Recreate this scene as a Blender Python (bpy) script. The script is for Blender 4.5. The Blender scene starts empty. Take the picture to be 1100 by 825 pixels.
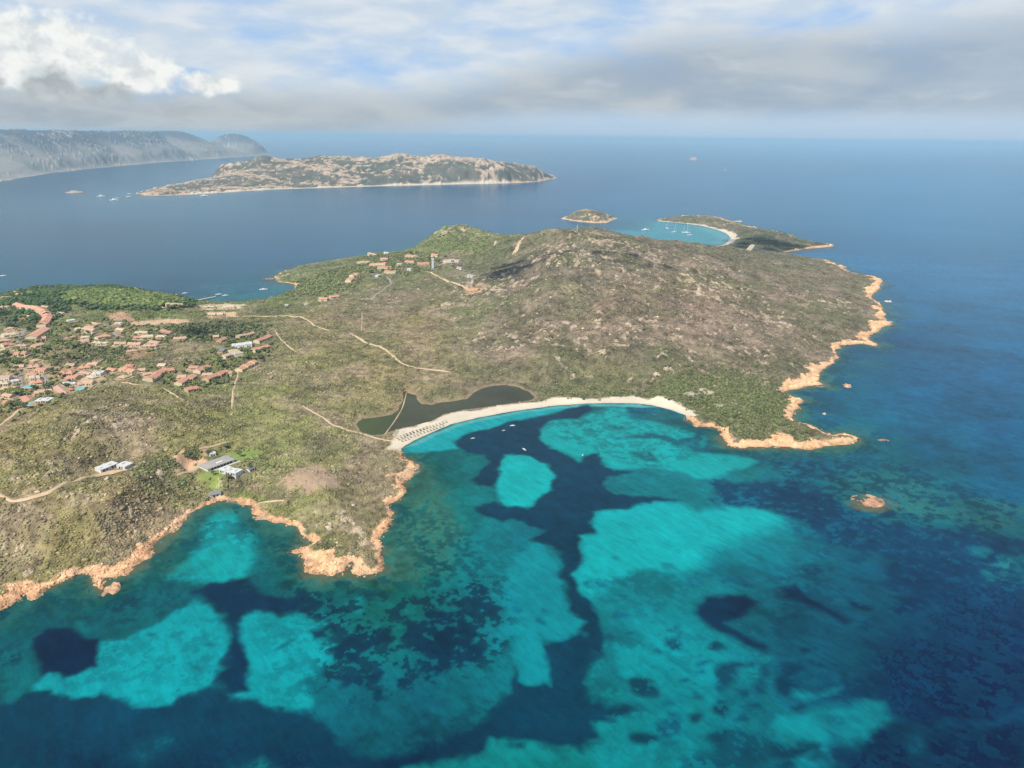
import bpy, math, random
import numpy as np
from math import radians as RAD, sin, cos, tan, atan, atan2, pi

random.seed(7)
rng = np.random.default_rng(11)
scn = bpy.context.scene
COL = scn.collection

# ------------------------------------------------------------------ camera
H = 300.0                      # metres above the water
FPX = 800.0                    # focal length in pixels of the 1100 wide photograph
PITCH = atan((412.5 - 146.5) / FPX)
ROLL = RAD(0.7)
cam_d = bpy.data.cameras.new("camera")
cam = bpy.data.objects.new("camera", cam_d)
COL.objects.link(cam)
cam_d.sensor_width = 36.0
cam_d.lens = 36.0 * FPX / 1100.0
cam_d.clip_start = 1.0
cam_d.clip_end = 400000.0
cam.location = (0, 0, H)
cam.rotation_mode = 'XYZ'
import mathutils
_R = mathutils.Matrix.Rotation(pi / 2 - PITCH, 3, 'X') @ mathutils.Matrix.Rotation(ROLL, 3, 'Z')
cam.rotation_euler = _R.to_euler()
RM = np.array(_R)
scn.camera = cam

# ------------------------------------------------------------------ sun, sky, exposure
SUN_EL, SUN_AZ = RAD(50), RAD(208)          # azimuth clockwise from +Y
SUN_STRENGTH, SKY_STRENGTH = 3.6, 0.10
scn.view_settings.view_transform = 'Standard'
scn.view_settings.look = 'None'
scn.view_settings.gamma = 1.0
scn.view_settings.use_curve_mapping = False
scn.view_settings.exposure = 0.60
sun_d = bpy.data.lights.new("sun", 'SUN')
sun_d.energy = SUN_STRENGTH
sun_d.angle = RAD(0.5)
sun_d.color = (1.0, 0.955, 0.88)
sun = bpy.data.objects.new("sun", sun_d)
COL.objects.link(sun)
_sd = mathutils.Vector((sin(SUN_AZ) * cos(SUN_EL), cos(SUN_AZ) * cos(SUN_EL), sin(SUN_EL)))
sun.rotation_euler = _sd.to_track_quat('Z', 'Y').to_euler()
sun.location = (0, -200, 900)

scn.cycles.use_denoising = True
scn.cycles.max_bounces = 4
scn.cycles.diffuse_bounces = 2
scn.cycles.glossy_bounces = 2
scn.cycles.transparent_max_bounces = 6
scn.cycles.volume_bounces = 1
scn.cycles.caustics_reflective = False
scn.cycles.caustics_refractive = False


def s2l(c):
    c = np.asarray(c, dtype=float) / 255.0
    return np.where(c <= 0.04045, c / 12.92, ((c + 0.055) / 1.055) ** 2.4)


class NT:
    """tiny helper for building node trees"""
    def __init__(self, tree):
        self.t = tree
        tree.nodes.clear()

    def n(self, typ, **kw):
        nd = self.t.nodes.new(typ)
        for k, v in kw.items():
            setattr(nd, k, v)
        return nd

    def lk(self, a, b):
        self.t.links.new(a, b)

    def _in(self, sock, v):
        if hasattr(v, 'is_output') or isinstance(v, bpy.types.NodeSocket):
            self.lk(v, sock)
        else:
            sock.default_value = v

    def m(self, op, a, b=None, c=None, clamp=False):
        nd = self.n('ShaderNodeMath', operation=op, use_clamp=clamp)
        self._in(nd.inputs[0], a)
        if b is not None:
            self._in(nd.inputs[1], b)
        if c is not None:
            self._in(nd.inputs[2], c)
        return nd.outputs[0]

    def ss(self, v, lo, hi):
        nd = self.n('ShaderNodeMapRange', interpolation_type='SMOOTHSTEP')
        self._in(nd.inputs[0], v)
        self._in(nd.inputs[1], lo)
        self._in(nd.inputs[2], hi)
        return nd.outputs[0]

    def noise(self, vec, scale, detail=4.0, rough=0.55, dist=0.0, dim='3D'):
        nd = self.n('ShaderNodeTexNoise', noise_dimensions=dim)
        if vec is not None:
            self.lk(vec, nd.inputs['Vector'])
        nd.inputs['Scale'].default_value = scale
        nd.inputs['Detail'].default_value = detail
        nd.inputs['Roughness'].default_value = rough
        nd.inputs['Distortion'].default_value = dist
        return nd.outputs[0]

    def mix(self, f, a, b, blend='MIX'):
        nd = self.n('ShaderNodeMix', data_type='RGBA', blend_type=blend)
        self._in(nd.inputs[0], f)
        for s, v in ((nd.inputs[6], a), (nd.inputs[7], b)):
            if isinstance(v, bpy.types.NodeSocket):
                self.lk(v, s)
            else:
                s.default_value = (*v[:3], 1.0)
        return nd.outputs[2]

    def comb(self, x, y, z=0.0):
        nd = self.n('ShaderNodeCombineXYZ')
        for s, v in zip(nd.inputs, (x, y, z)):
            self._in(s, v)
        return nd.outputs[0]


def build_world():
    w = bpy.data.worlds.new("World")
    scn.world = w
    w.use_nodes = True
    t = NT(w.node_tree)
    tc = t.n('ShaderNodeTexCoord').outputs['Generated']
    sep = t.n('ShaderNodeSeparateXYZ')
    t.lk(tc, sep.inputs[0])
    x, y, z = sep.outputs
    sky = t.n('ShaderNodeTexSky', sky_type='NISHITA')
    sky.sun_disc = False
    sky.sun_elevation = SUN_EL
    sky.sun_rotation = SUN_AZ
    sky.altitude = 300
    sky.air_density = 1.0
    sky.dust_density = 1.2
    sky.ozone_density = 1.2
    zc = t.m('MAXIMUM', z, 0.004)
    t.lk(t.comb(x, y, zc), sky.inputs[0])
    DEG = 57.29578
    el = t.m('MULTIPLY', t.m('ARCSINE', z), DEG)
    az = t.m('MULTIPLY', t.m('ARCTAN2', x, y), DEG)
    P = t.comb(t.m('MULTIPLY', az, 0.1), t.m('MULTIPLY', el, 0.30))       # slightly flattened cloud space
    P2 = t.comb(t.m('MULTIPLY', az, 0.1), t.m('MULTIPLY', el, 0.36))
    n1 = t.noise(P, 1.1, 6, 0.52, 0.3)
    n2 = t.noise(P2, 2.4, 5, 0.5, 0.25)
    n3 = t.noise(P2, 0.9, 4, 0.5)
    front = t.ss(y, 0.0, 0.3)
    # --- high thin cloud veil
    veil = t.ss(t.m('ADD', n1, t.m('MULTIPLY', t.m('SUBTRACT', n2, 0.5), 0.10)), 0.22, 0.58)
    lowveil = t.m('SUBTRACT', 1.0, t.ss(el, 25.0, 50.0))
    veil_f = t.m('MULTIPLY', lowveil, 0.90)
    # --- grey stratus bank: its top rises to the right
    rise = t.m('MULTIPLY', t.ss(az, -12.0, 14.0), 4.1)
    dip = t.m('MULTIPLY', t.ss(az, 20.0, 36.0), 0.6)
    top = t.m('ADD', t.m('ADD', 3.2, rise), dip)
    wob = t.m('MULTIPLY', t.m('SUBTRACT', t.m('ADD', n1, t.m('MULTIPLY', n2, 0.6)), 0.8), 3.0)
    h = t.m('SUBTRACT', t.m('ADD', top, wob), el)          # degrees below the top
    bank = t.ss(h, -0.6, 2.2)
    bot = t.ss(t.m('ADD', el, t.m('MULTIPLY', t.m('SUBTRACT', n3, 0.5), 0.9)),
               t.m('SUBTRACT', 0.9, t.m('MULTIPLY', t.ss(az, 5.0, -20.0), 1.25)),
               t.m('SUBTRACT', 2.4, t.m('MULTIPLY', t.ss(az, 5.0, -20.0), 2.05)))
    bank = t.m('MULTIPLY', t.m('MULTIPLY', bank, bot), t.m('ADD', 0.86, t.m('MULTIPLY', t.ss(az, -6.0, -20.0), 0.09)))
    bank = t.m('MULTIPLY', bank, t.m('SUBTRACT', 1.0, t.m('MULTIPLY', t.ss(n2, 0.55, 0.8), 0.3)))
    # --- bright cumulus heads on the left
    def puff(a0, e0, ra, re):
        da = t.m('DIVIDE', t.m('SUBTRACT', az, a0), ra)
        de = t.m('DIVIDE', t.m('SUBTRACT', el, e0), re)
        return t.m('SUBTRACT', 1.0, t.m('SQRT', t.m('ADD', t.m('MULTIPLY', da, da), t.m('MULTIPLY', de, de))))
    Pp = t.comb(t.m('MULTIPLY', az, 0.1), t.m('MULTIPLY', el, 0.12))
    np1 = t.noise(Pp, 7.0, 5, 0.55, 0.2)
    pf = puff(-31.5, 4.6, 7.2, 2.9)
    for p in (puff(-25.0, 3.6, 3.4, 1.5), puff(-21.0, 3.1, 2.6, 0.9), puff(-37.0, 4.2, 5.0, 2.2), puff(-29.3, 4.7, 2.2, 1.3)):
        pf = t.m('MAXIMUM', pf, p)
    pf = t.m('ADD', pf, t.m('MULTIPLY', t.m('SUBTRACT', np1, 0.5), 1.1))
    cum = t.ss(pf, 0.02, 0.46)
    dk = puff(-34.4, 2.6, 2.1, 2.2)
    dk = t.m('MAXIMUM', dk, puff(-30.2, 2.3, 2.0, 1.9))
    dk = t.m('MAXIMUM', dk, puff(-27.2, 1.9, 2.4, 1.3))
    dk = t.m('MAXIMUM', dk, puff(-38.5, 2.6, 2.6, 1.9))
    dk = t.ss(t.m('ADD', dk, t.m('MULTIPLY', t.m('SUBTRACT', np1, 0.5), 1.3)), 0.10, 0.42)
    low = t.ss(el, 2.6, 1.3)          # the flat grey base under the heads
    # colours (linear radiance of the cloud itself)
    veil_c = t.mix(veil, s2l((150, 192, 242)), t.mix(t.ss(n2, 0.35, 0.7), s2l((200, 214, 229)), s2l((226, 231, 236))))
    veil_c = t.mix(t.m('MULTIPLY', t.ss(el, 3.4, 0.6), 0.92), veil_c, t.mix(t.ss(az, 6.0, -14.0), s2l((180, 205, 231)), s2l((172, 188, 206))))
    bank_c = t.mix(t.ss(n1, 0.38, 0.66), s2l((161, 175, 189)), s2l((190, 197, 202)))
    bank_c = t.mix(t.m('MULTIPLY', t.ss(az, -6.0, -24.0), 0.55), bank_c, t.mix(t.ss(n2, .36, .62), s2l((170, 177, 182)), s2l((200, 203, 204))))
    bank_c = t.mix(t.m('MULTIPLY', t.ss(az, 10.0, 34.0), 0.45), bank_c, s2l((150, 176, 203)))
    cum_c = t.mix(t.ss(np1, 0.34, 0.62), s2l((215, 221, 224)), s2l((247, 248, 245)))
    dk_c = t.mix(t.ss(np1, 0.35, 0.65), s2l((172, 180, 185)), s2l((192, 197, 199)))
    bg_sky = t.n('ShaderNodeBackground')
    t.lk(sky.outputs[0], bg_sky.inputs[0])
    bg_sky.inputs[1].default_value = SKY_STRENGTH
    cl = t.mix(bank, veil_c, bank_c)
    fac = t.m('SUBTRACT', 1.0, t.m('MULTIPLY', t.m('SUBTRACT', 1.0, veil_f), t.m('SUBTRACT', 1.0, bank)))
    cumf = t.m('MULTIPLY', cum, t.m('SUBTRACT', 1.0, t.m('MULTIPLY', low, 0.9)))
    cl = t.mix(cumf, cl, cum_c)
    fac = t.m('MAXIMUM', fac, cumf)
    dk0 = dk
    cl = t.mix(t.m('MULTIPLY', dk0, t.ss(el, 1.2, 2.4)), cl, dk_c)
    dk = t.m('MULTIPLY', dk, t.ss(el, 1.2, 2.4))
    fac = t.m('MAXIMUM', fac, dk)
    fac = t.m('MULTIPLY', fac, front)
    bg_c = t.n('ShaderNodeBackground')
    t.lk(cl, bg_c.inputs[0])
    bg_c.inputs[1].default_value = CLOUD_GAIN
    ms = t.n('ShaderNodeMixShader')
    t._in(ms.inputs[0], fac)
    t.lk(bg_sky.outputs[0], ms.inputs[1])
    t.lk(bg_c.outputs[0], ms.inputs[2])
    out = t.n('ShaderNodeOutputWorld')
    t.lk(ms.outputs[0], out.inputs[0])


CLOUD_GAIN = 0.66          # brings the cloud tones to this exposure
build_world()

HAZE_DENSITY = 5.2e-5
KSEA = 1.85                # sunlit value / albedo at this exposure
KLAND = 1.35


# ------------------------------------------------------------------ projection helpers (photo pixel -> world)
def ray(px, py):
    d = RM @ np.array([(px - 550.0) / FPX, (412.5 - py) / FPX, -1.0])
    return d


def at(px, py, z=0.0):
    d = ray(px, py)
    t = (z - H) / d[2]
    return d[0] * t, d[1] * t


def atY(px, py, Y):
    d = ray(px, py)
    t = Y / d[1]
    return d[0] * t, Y, H + d[2] * t


def W(pts, z=0.0):
    return np.array([at(p[0], p[1], z) for p in pts])


# ------------------------------------------------------------------ numeric noise
def _hash(ix, iy, seed):
    h = (ix.astype(np.int64) * 374761393 + iy.astype(np.int64) * 668265263 + seed * 974634777) & 0xFFFFFFFF
    h = ((h ^ (h >> 13)) * 1274126177) & 0xFFFFFFFF
    h = (h ^ (h >> 16)) & 0xFFFFFFFF
    return h.astype(np.float32) / np.float32(4294967295.0)


def vnoise(x, y, seed=0):
    fx, fy = np.floor(x), np.floor(y)
    tx, ty = (x - fx).astype(np.float32), (y - fy).astype(np.float32)
    tx = tx * tx * tx * (tx * (tx * 6 - 15) + 10)
    ty = ty * ty * ty * (ty * (ty * 6 - 15) + 10)
    a = _hash(fx, fy, seed); b = _hash(fx + 1, fy, seed)
    c = _hash(fx, fy + 1, seed); d = _hash(fx + 1, fy + 1, seed)
    return (a + (b - a) * tx) * (1 - ty) + (c + (d - c) * tx) * ty


def fbm(x, y, wl, oct=4, seed=0, gain=0.5):
    """about -0.5..0.5"""
    s, a, tot = 0, 1.0, 0.0
    cx, sx = 0.8, 0.6
    for k in range(oct):
        f = (2.03 ** k) / wl
        xr = x * cx - y * sx; yr = x * sx + y * cx
        s = s + a * (vnoise(xr * f + 17.3 * k, yr * f - 9.1 * k, seed + k) - 0.5)
        x, y = xr, yr
        tot += a; a *= gain
    return s / tot * 1.5


def sst(v, lo, hi):
    t = np.clip((v - lo) / (hi - lo), 0, 1)
    return t * t * (3 - 2 * t)


def poly_sd(poly, X, Y, want=False):
    """signed distance (inside positive); optionally the index of the nearest edge and position on it"""
    n = len(poly)
    best = np.full(X.shape, 1e18)
    idx = np.zeros(X.shape, np.int32)
    tt = np.zeros(X.shape, np.float32)
    ins = np.zeros(X.shape, bool)
    for i in range(n):
        ax, ay = poly[i]; bx, by = poly[(i + 1) % n]
        ex, ey = bx - ax, by - ay
        L = ex * ex + ey * ey + 1e-12
        t = np.clip(((X - ax) * ex + (Y - ay) * ey) / L, 0, 1)
        d = (X - ax - t * ex) ** 2 + (Y - ay - t * ey) ** 2
        if want:
            m = d < best
            idx[m] = i
            tt[m] = t[m]
        best = np.minimum(best, d)
        if ay != by:
            c = ((ay > Y) != (by > Y)) & (X < ex * (Y - ay) / ey + ax)
            ins ^= c
    sd = np.where(ins, 1, -1) * np.sqrt(best)
    return (sd, idx, tt) if want else sd


def line_d(pts, X, Y):
    best = np.full(X.shape, 1e18)
    for (ax, ay), (bx, by) in zip(pts[:-1], pts[1:]):
        ex, ey = bx - ax, by - ay
        t = np.clip(((X - ax) * ex + (Y - ay) * ey) / (ex * ex + ey * ey + 1e-12), 0, 1)
        best = np.minimum(best, (X - ax - t * ex) ** 2 + (Y - ay - t * ey) ** 2)
    return np.sqrt(best)


def ell(cx, cy, rx, ry, n=14, rot=0.0):
    o = []
    for k in range(n):
        a = 2 * pi * k / n
        x, y = rx * cos(a), ry * sin(a)
        o.append((cx + x * cos(rot) - y * sin(rot), cy + x * sin(rot) + y * cos(rot)))
    return o


# ------------------------------------------------------------------ object helpers
def tag(o, label=None, cat=None, group=None, kind=None):
    if label: o['label'] = label
    if cat: o['category'] = cat
    if group: o['group'] = group
    if kind: o['kind'] = kind
    return o


def np_mesh(name, verts, quads=None, tris=None, mat=None, col=None, smooth=True, parent=None, extra=None):
    me = bpy.data.meshes.new(name)
    verts = np.asarray(verts, np.float32)
    me.vertices.add(len(verts))
    me.vertices.foreach_set('co', verts.ravel())
    lists = []
    if quads is not None and len(quads): lists.append((np.asarray(quads, np.int32), 4))
    if tris is not None and len(tris): lists.append((np.asarray(tris, np.int32), 3))
    nl = sum(f.size for f, _ in lists); nf = sum(len(f) for f, _ in lists)
    me.loops.add(nl); me.polygons.add(nf)
    me.loops.foreach_set('vertex_index', np.concatenate([f.ravel() for f, _ in lists]))
    starts, tot = [], 0
    for f, k in lists:
        starts.append(tot + np.arange(len(f)) * k); tot += f.size
    me.polygons.foreach_set('loop_start', np.concatenate(starts).astype(np.int32))
    if smooth:
        me.polygons.foreach_set('use_smooth', np.ones(nf, bool))
    if col is not None:
        a = me.attributes.new('col', 'FLOAT_COLOR', 'POINT')
        c4 = np.ones((len(verts), 4), np.float32); c4[:, :3] = col
        a.data.foreach_set('color', c4.ravel())
    for k, v in (extra or {}).items():
        a = me.attributes.new(k, 'FLOAT', 'POINT')
        a.data.foreach_set('value', np.asarray(v, np.float32))
    me.update(calc_edges=True)
    me.validate()
    if mat: me.materials.append(mat)
    o = bpy.data.objects.new(name, me)
    COL.objects.link(o)
    if parent: o.parent = parent
    return o


class MB:
    """collects plain polygons for one mesh"""
    def __init__(self):
        self.v, self.f = [], []

    def add(self, verts, faces):
        b = len(self.v)
        self.v += [tuple(map(float, p)) for p in verts]
        self.f += [tuple(b + i for i in f) for f in faces]
        return self

    def box(self, x0, x1, y0, y1, z0, z1, taper=0.0):
        t = taper
        return self.add([(x0, y0, z0), (x1, y0, z0), (x1, y1, z0), (x0, y1, z0),
                         (x0 + t, y0 + t, z1), (x1 - t, y0 + t, z1), (x1 - t, y1 - t, z1), (x0 + t, y1 - t, z1)],
                        [(0, 3, 2, 1), (4, 5, 6, 7), (0, 1, 5, 4), (1, 2, 6, 5), (2, 3, 7, 6), (3, 0, 4, 7)])

    def tube(self, p, q, r0, r1=None, n=8):
        r1 = r0 if r1 is None else r1
        p, q = mathutils.Vector(p), mathutils.Vector(q)
        d = (q - p).normalized()
        a = d.orthogonal().normalized(); b = d.cross(a)
        vs = []
        for c, r in ((p, r0), (q, r1)):
            for k in range(n):
                an = 2 * pi * k / n
                vs.append(c + (a * cos(an) + b * sin(an)) * r)
        fs = [(k, (k + 1) % n, n + (k + 1) % n, n + k) for k in range(n)]
        fs += [tuple(range(n))[::-1], tuple(range(n, 2 * n))]
        return self.add(vs, fs)

    def build(self, name, mat, parent=None, smooth=False):
        me = bpy.data.meshes.new(name)
        me.from_pydata(self.v, [], self.f)
        me.update()
        if mat: me.materials.append(mat)
        if smooth:
            me.polygons.foreach_set('use_smooth', np.ones(len(me.polygons), bool))
        o = bpy.data.objects.new(name, me)
        COL.objects.link(o)
        if parent: o.parent = parent
        return o


def empty(name, loc, rz=0.0):
    o = bpy.data.objects.new(name, None)
    o.empty_display_size = 0.1
    COL.objects.link(o)
    o.location = loc
    o.rotation_euler = (0, 0, rz)
    return o


def copy_tree(o, loc, rz=0.0, sc=None, label=None, group=None):
    r = o.copy(); COL.objects.link(r)
    r.location = loc; r.rotation_euler = (0, 0, rz)
    if sc: r.scale = sc if hasattr(sc, '__len__') else (sc,) * 3
    if label: r['label'] = label
    if group: r['group'] = group
    for ch in list(o.children):
        c = ch.copy(); COL.objects.link(c); c.parent = r
        for g in list(ch.children):
            d = g.copy(); COL.objects.link(d); d.parent = c
    return r


# ------------------------------------------------------------------ materials
def mat_plain(name, srgb, rough=0.8, var=0.12, scale=0.6, spec=0.3, bump=0.0, k=None):
    m = bpy.data.materials.new(name); m.use_nodes = True
    t = NT(m.node_tree)
    c = s2l(srgb) / (KLAND if k is None else k)
    P = t.n('ShaderNodeNewGeometry').outputs['Position']
    f = t.noise(P, scale, 4, 0.6)
    colr = t.mix(f, c * (1 - var * 1.6), np.minimum(c * (1 + var * 1.6), 0.9))
    bs = t.n('ShaderNodeBsdfPrincipled')
    t.lk(colr, bs.inputs['Base Color'])
    bs.inputs['Roughness'].default_value = rough
    bs.inputs['Specular IOR Level'].default_value = spec
    if bump:
        b = t.n('ShaderNodeBump'); b.inputs['Strength'].default_value = 0.6; b.inputs['Distance'].default_value = bump
        t.lk(t.noise(P, scale * 3, 4, 0.6), b.inputs['Height']); t.lk(b.outputs[0], bs.inputs['Normal'])
    t.lk(bs.outputs[0], t.n('ShaderNodeOutputMaterial').inputs[0])
    return m


def mat_attr(name, s1=0.35, s2=1.3, var=0.3, bump=0.5, bscale=0.8, rough=0.95, spec=0.15):
    """surface that takes its own colour from the mesh and gets fine grain on top"""
    m = bpy.data.materials.new(name); m.use_nodes = True
    t = NT(m.node_tree)
    a = t.n('ShaderNodeAttribute', attribute_name='col').outputs['Color']
    P = t.n('ShaderNodeNewGeometry').outputs['Position']
    f1 = t.noise(P, s1, 5, 0.62)
    f2 = t.noise(P, s2, 4, 0.65)
    g = t.m('ADD', t.m('MULTIPLY', t.m('SUBTRACT', f1, 0.5), var * 2.4), t.m('MULTIPLY', t.m('SUBTRACT', f2, 0.5), var * 2.0))
    g = t.m('MAXIMUM', t.m('ADD', 1.0, g), 0.25)
    v = t.n('ShaderNodeVectorMath', operation='SCALE')
    t.lk(a, v.inputs[0]); t.lk(g, v.inputs['Scale'])
    base = v.outputs[0]
    bs = t.n('ShaderNodeBsdfPrincipled')
    t.lk(base, bs.inputs['Base Color'])
    bs.inputs['Roughness'].default_value = rough
    bs.inputs['Specular IOR Level'].default_value = spec
    if bump:
        b = t.n('ShaderNodeBump'); b.inputs['Strength'].default_value = 0.8; b.inputs['Distance'].default_value = bump
        t.lk(t.noise(P, bscale, 5, 0.6), b.inputs['Height']); t.lk(b.outputs[0], bs.inputs['Normal'])
    t.lk(bs.outputs[0], t.n('ShaderNodeOutputMaterial').inputs[0])
    return m


def mat_water(name, attr=True, srgb=None, rough=0.2, bump=0.10, k=None):
    m = bpy.data.materials.new(name); m.use_nodes = True
    t = NT(m.node_tree)
    P = t.n('ShaderNodeNewGeometry').outputs['Position']
    if attr:
        c = t.n('ShaderNodeAttribute', attribute_name='col').outputs['Color']
    else:
        cc = s2l(srgb) / (k or KSEA)
        c = t.mix(t.noise(P, 0.03, 4, 0.6), cc * 0.8, cc * 1.25)
    mp = t.n('ShaderNodeMapping', vector_type='TEXTURE')
    mp.inputs['Rotation'].default_value = (0, 0, RAD(-52))
    mp.inputs['Scale'].default_value = (3.2, 1.0, 1.0)
    t.lk(P, mp.inputs[0])
    w1 = t.noise(mp.outputs[0], 0.16, 4, 0.6, 0.5)
    w2 = t.noise(mp.outputs[0], 0.055, 3, 0.5, 0.4)
    w3 = t.noise(mp.outputs[0], 0.42, 3, 0.6, 0.3)
    w1 = t.m('ADD', t.m('MULTIPLY', w1, 0.65), t.m('MULTIPLY', w3, 0.35))
    g = t.m('ADD', 1.0, t.m('ADD', t.m('MULTIPLY', t.m('SUBTRACT', w1, 0.5), 1.25), t.m('MULTIPLY', t.m('SUBTRACT', w2, 0.5), 0.24)))  # light and dark of the ripples also scaled into the base colour
    v = t.n('ShaderNodeVectorMath', operation='SCALE')
    t.lk(c, v.inputs[0]); t.lk(g, v.inputs['Scale'])
    bs = t.n('ShaderNodeBsdfPrincipled')
    t.lk(v.outputs[0], bs.inputs['Base Color'])
    bs.inputs['Roughness'].default_value = rough
    bs.inputs['IOR'].default_value = 1.33
    bs.inputs['Specular IOR Level'].default_value = 0.05
    b = t.n('ShaderNodeBump'); b.inputs['Strength'].default_value = 1.0; b.inputs['Distance'].default_value = bump
    t.lk(w1, b.inputs['Height'])
    b2 = t.n('ShaderNodeBump'); b2.inputs['Strength'].default_value = 1.0; b2.inputs['Distance'].default_value = bump * 3
    t.lk(w2, b2.inputs['Height']); t.lk(b.outputs[0], b2.inputs['Normal'])
    t.lk(b2.outputs[0], bs.inputs['Normal'])
    t.lk(bs.outputs[0], t.n('ShaderNodeOutputMaterial').inputs[0])
    return m


M_LAND = mat_attr('heath_ground', 0.25, 1.0, 0.22, 0.6, 0.6)
M_SCRUB = mat_attr('scrub_leaves', 0.5, 2.0, 0.25, 0.5, 1.2)
M_ROCK = mat_attr('granite', 0.22, 1.1, 0.24, 1.2, 0.45, 0.9)
M_SAND = mat_attr('sand', 0.1, 0.8, 0.08, 0.15, 0.6, 0.95)
M_SEA = mat_water('sea_water')

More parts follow.
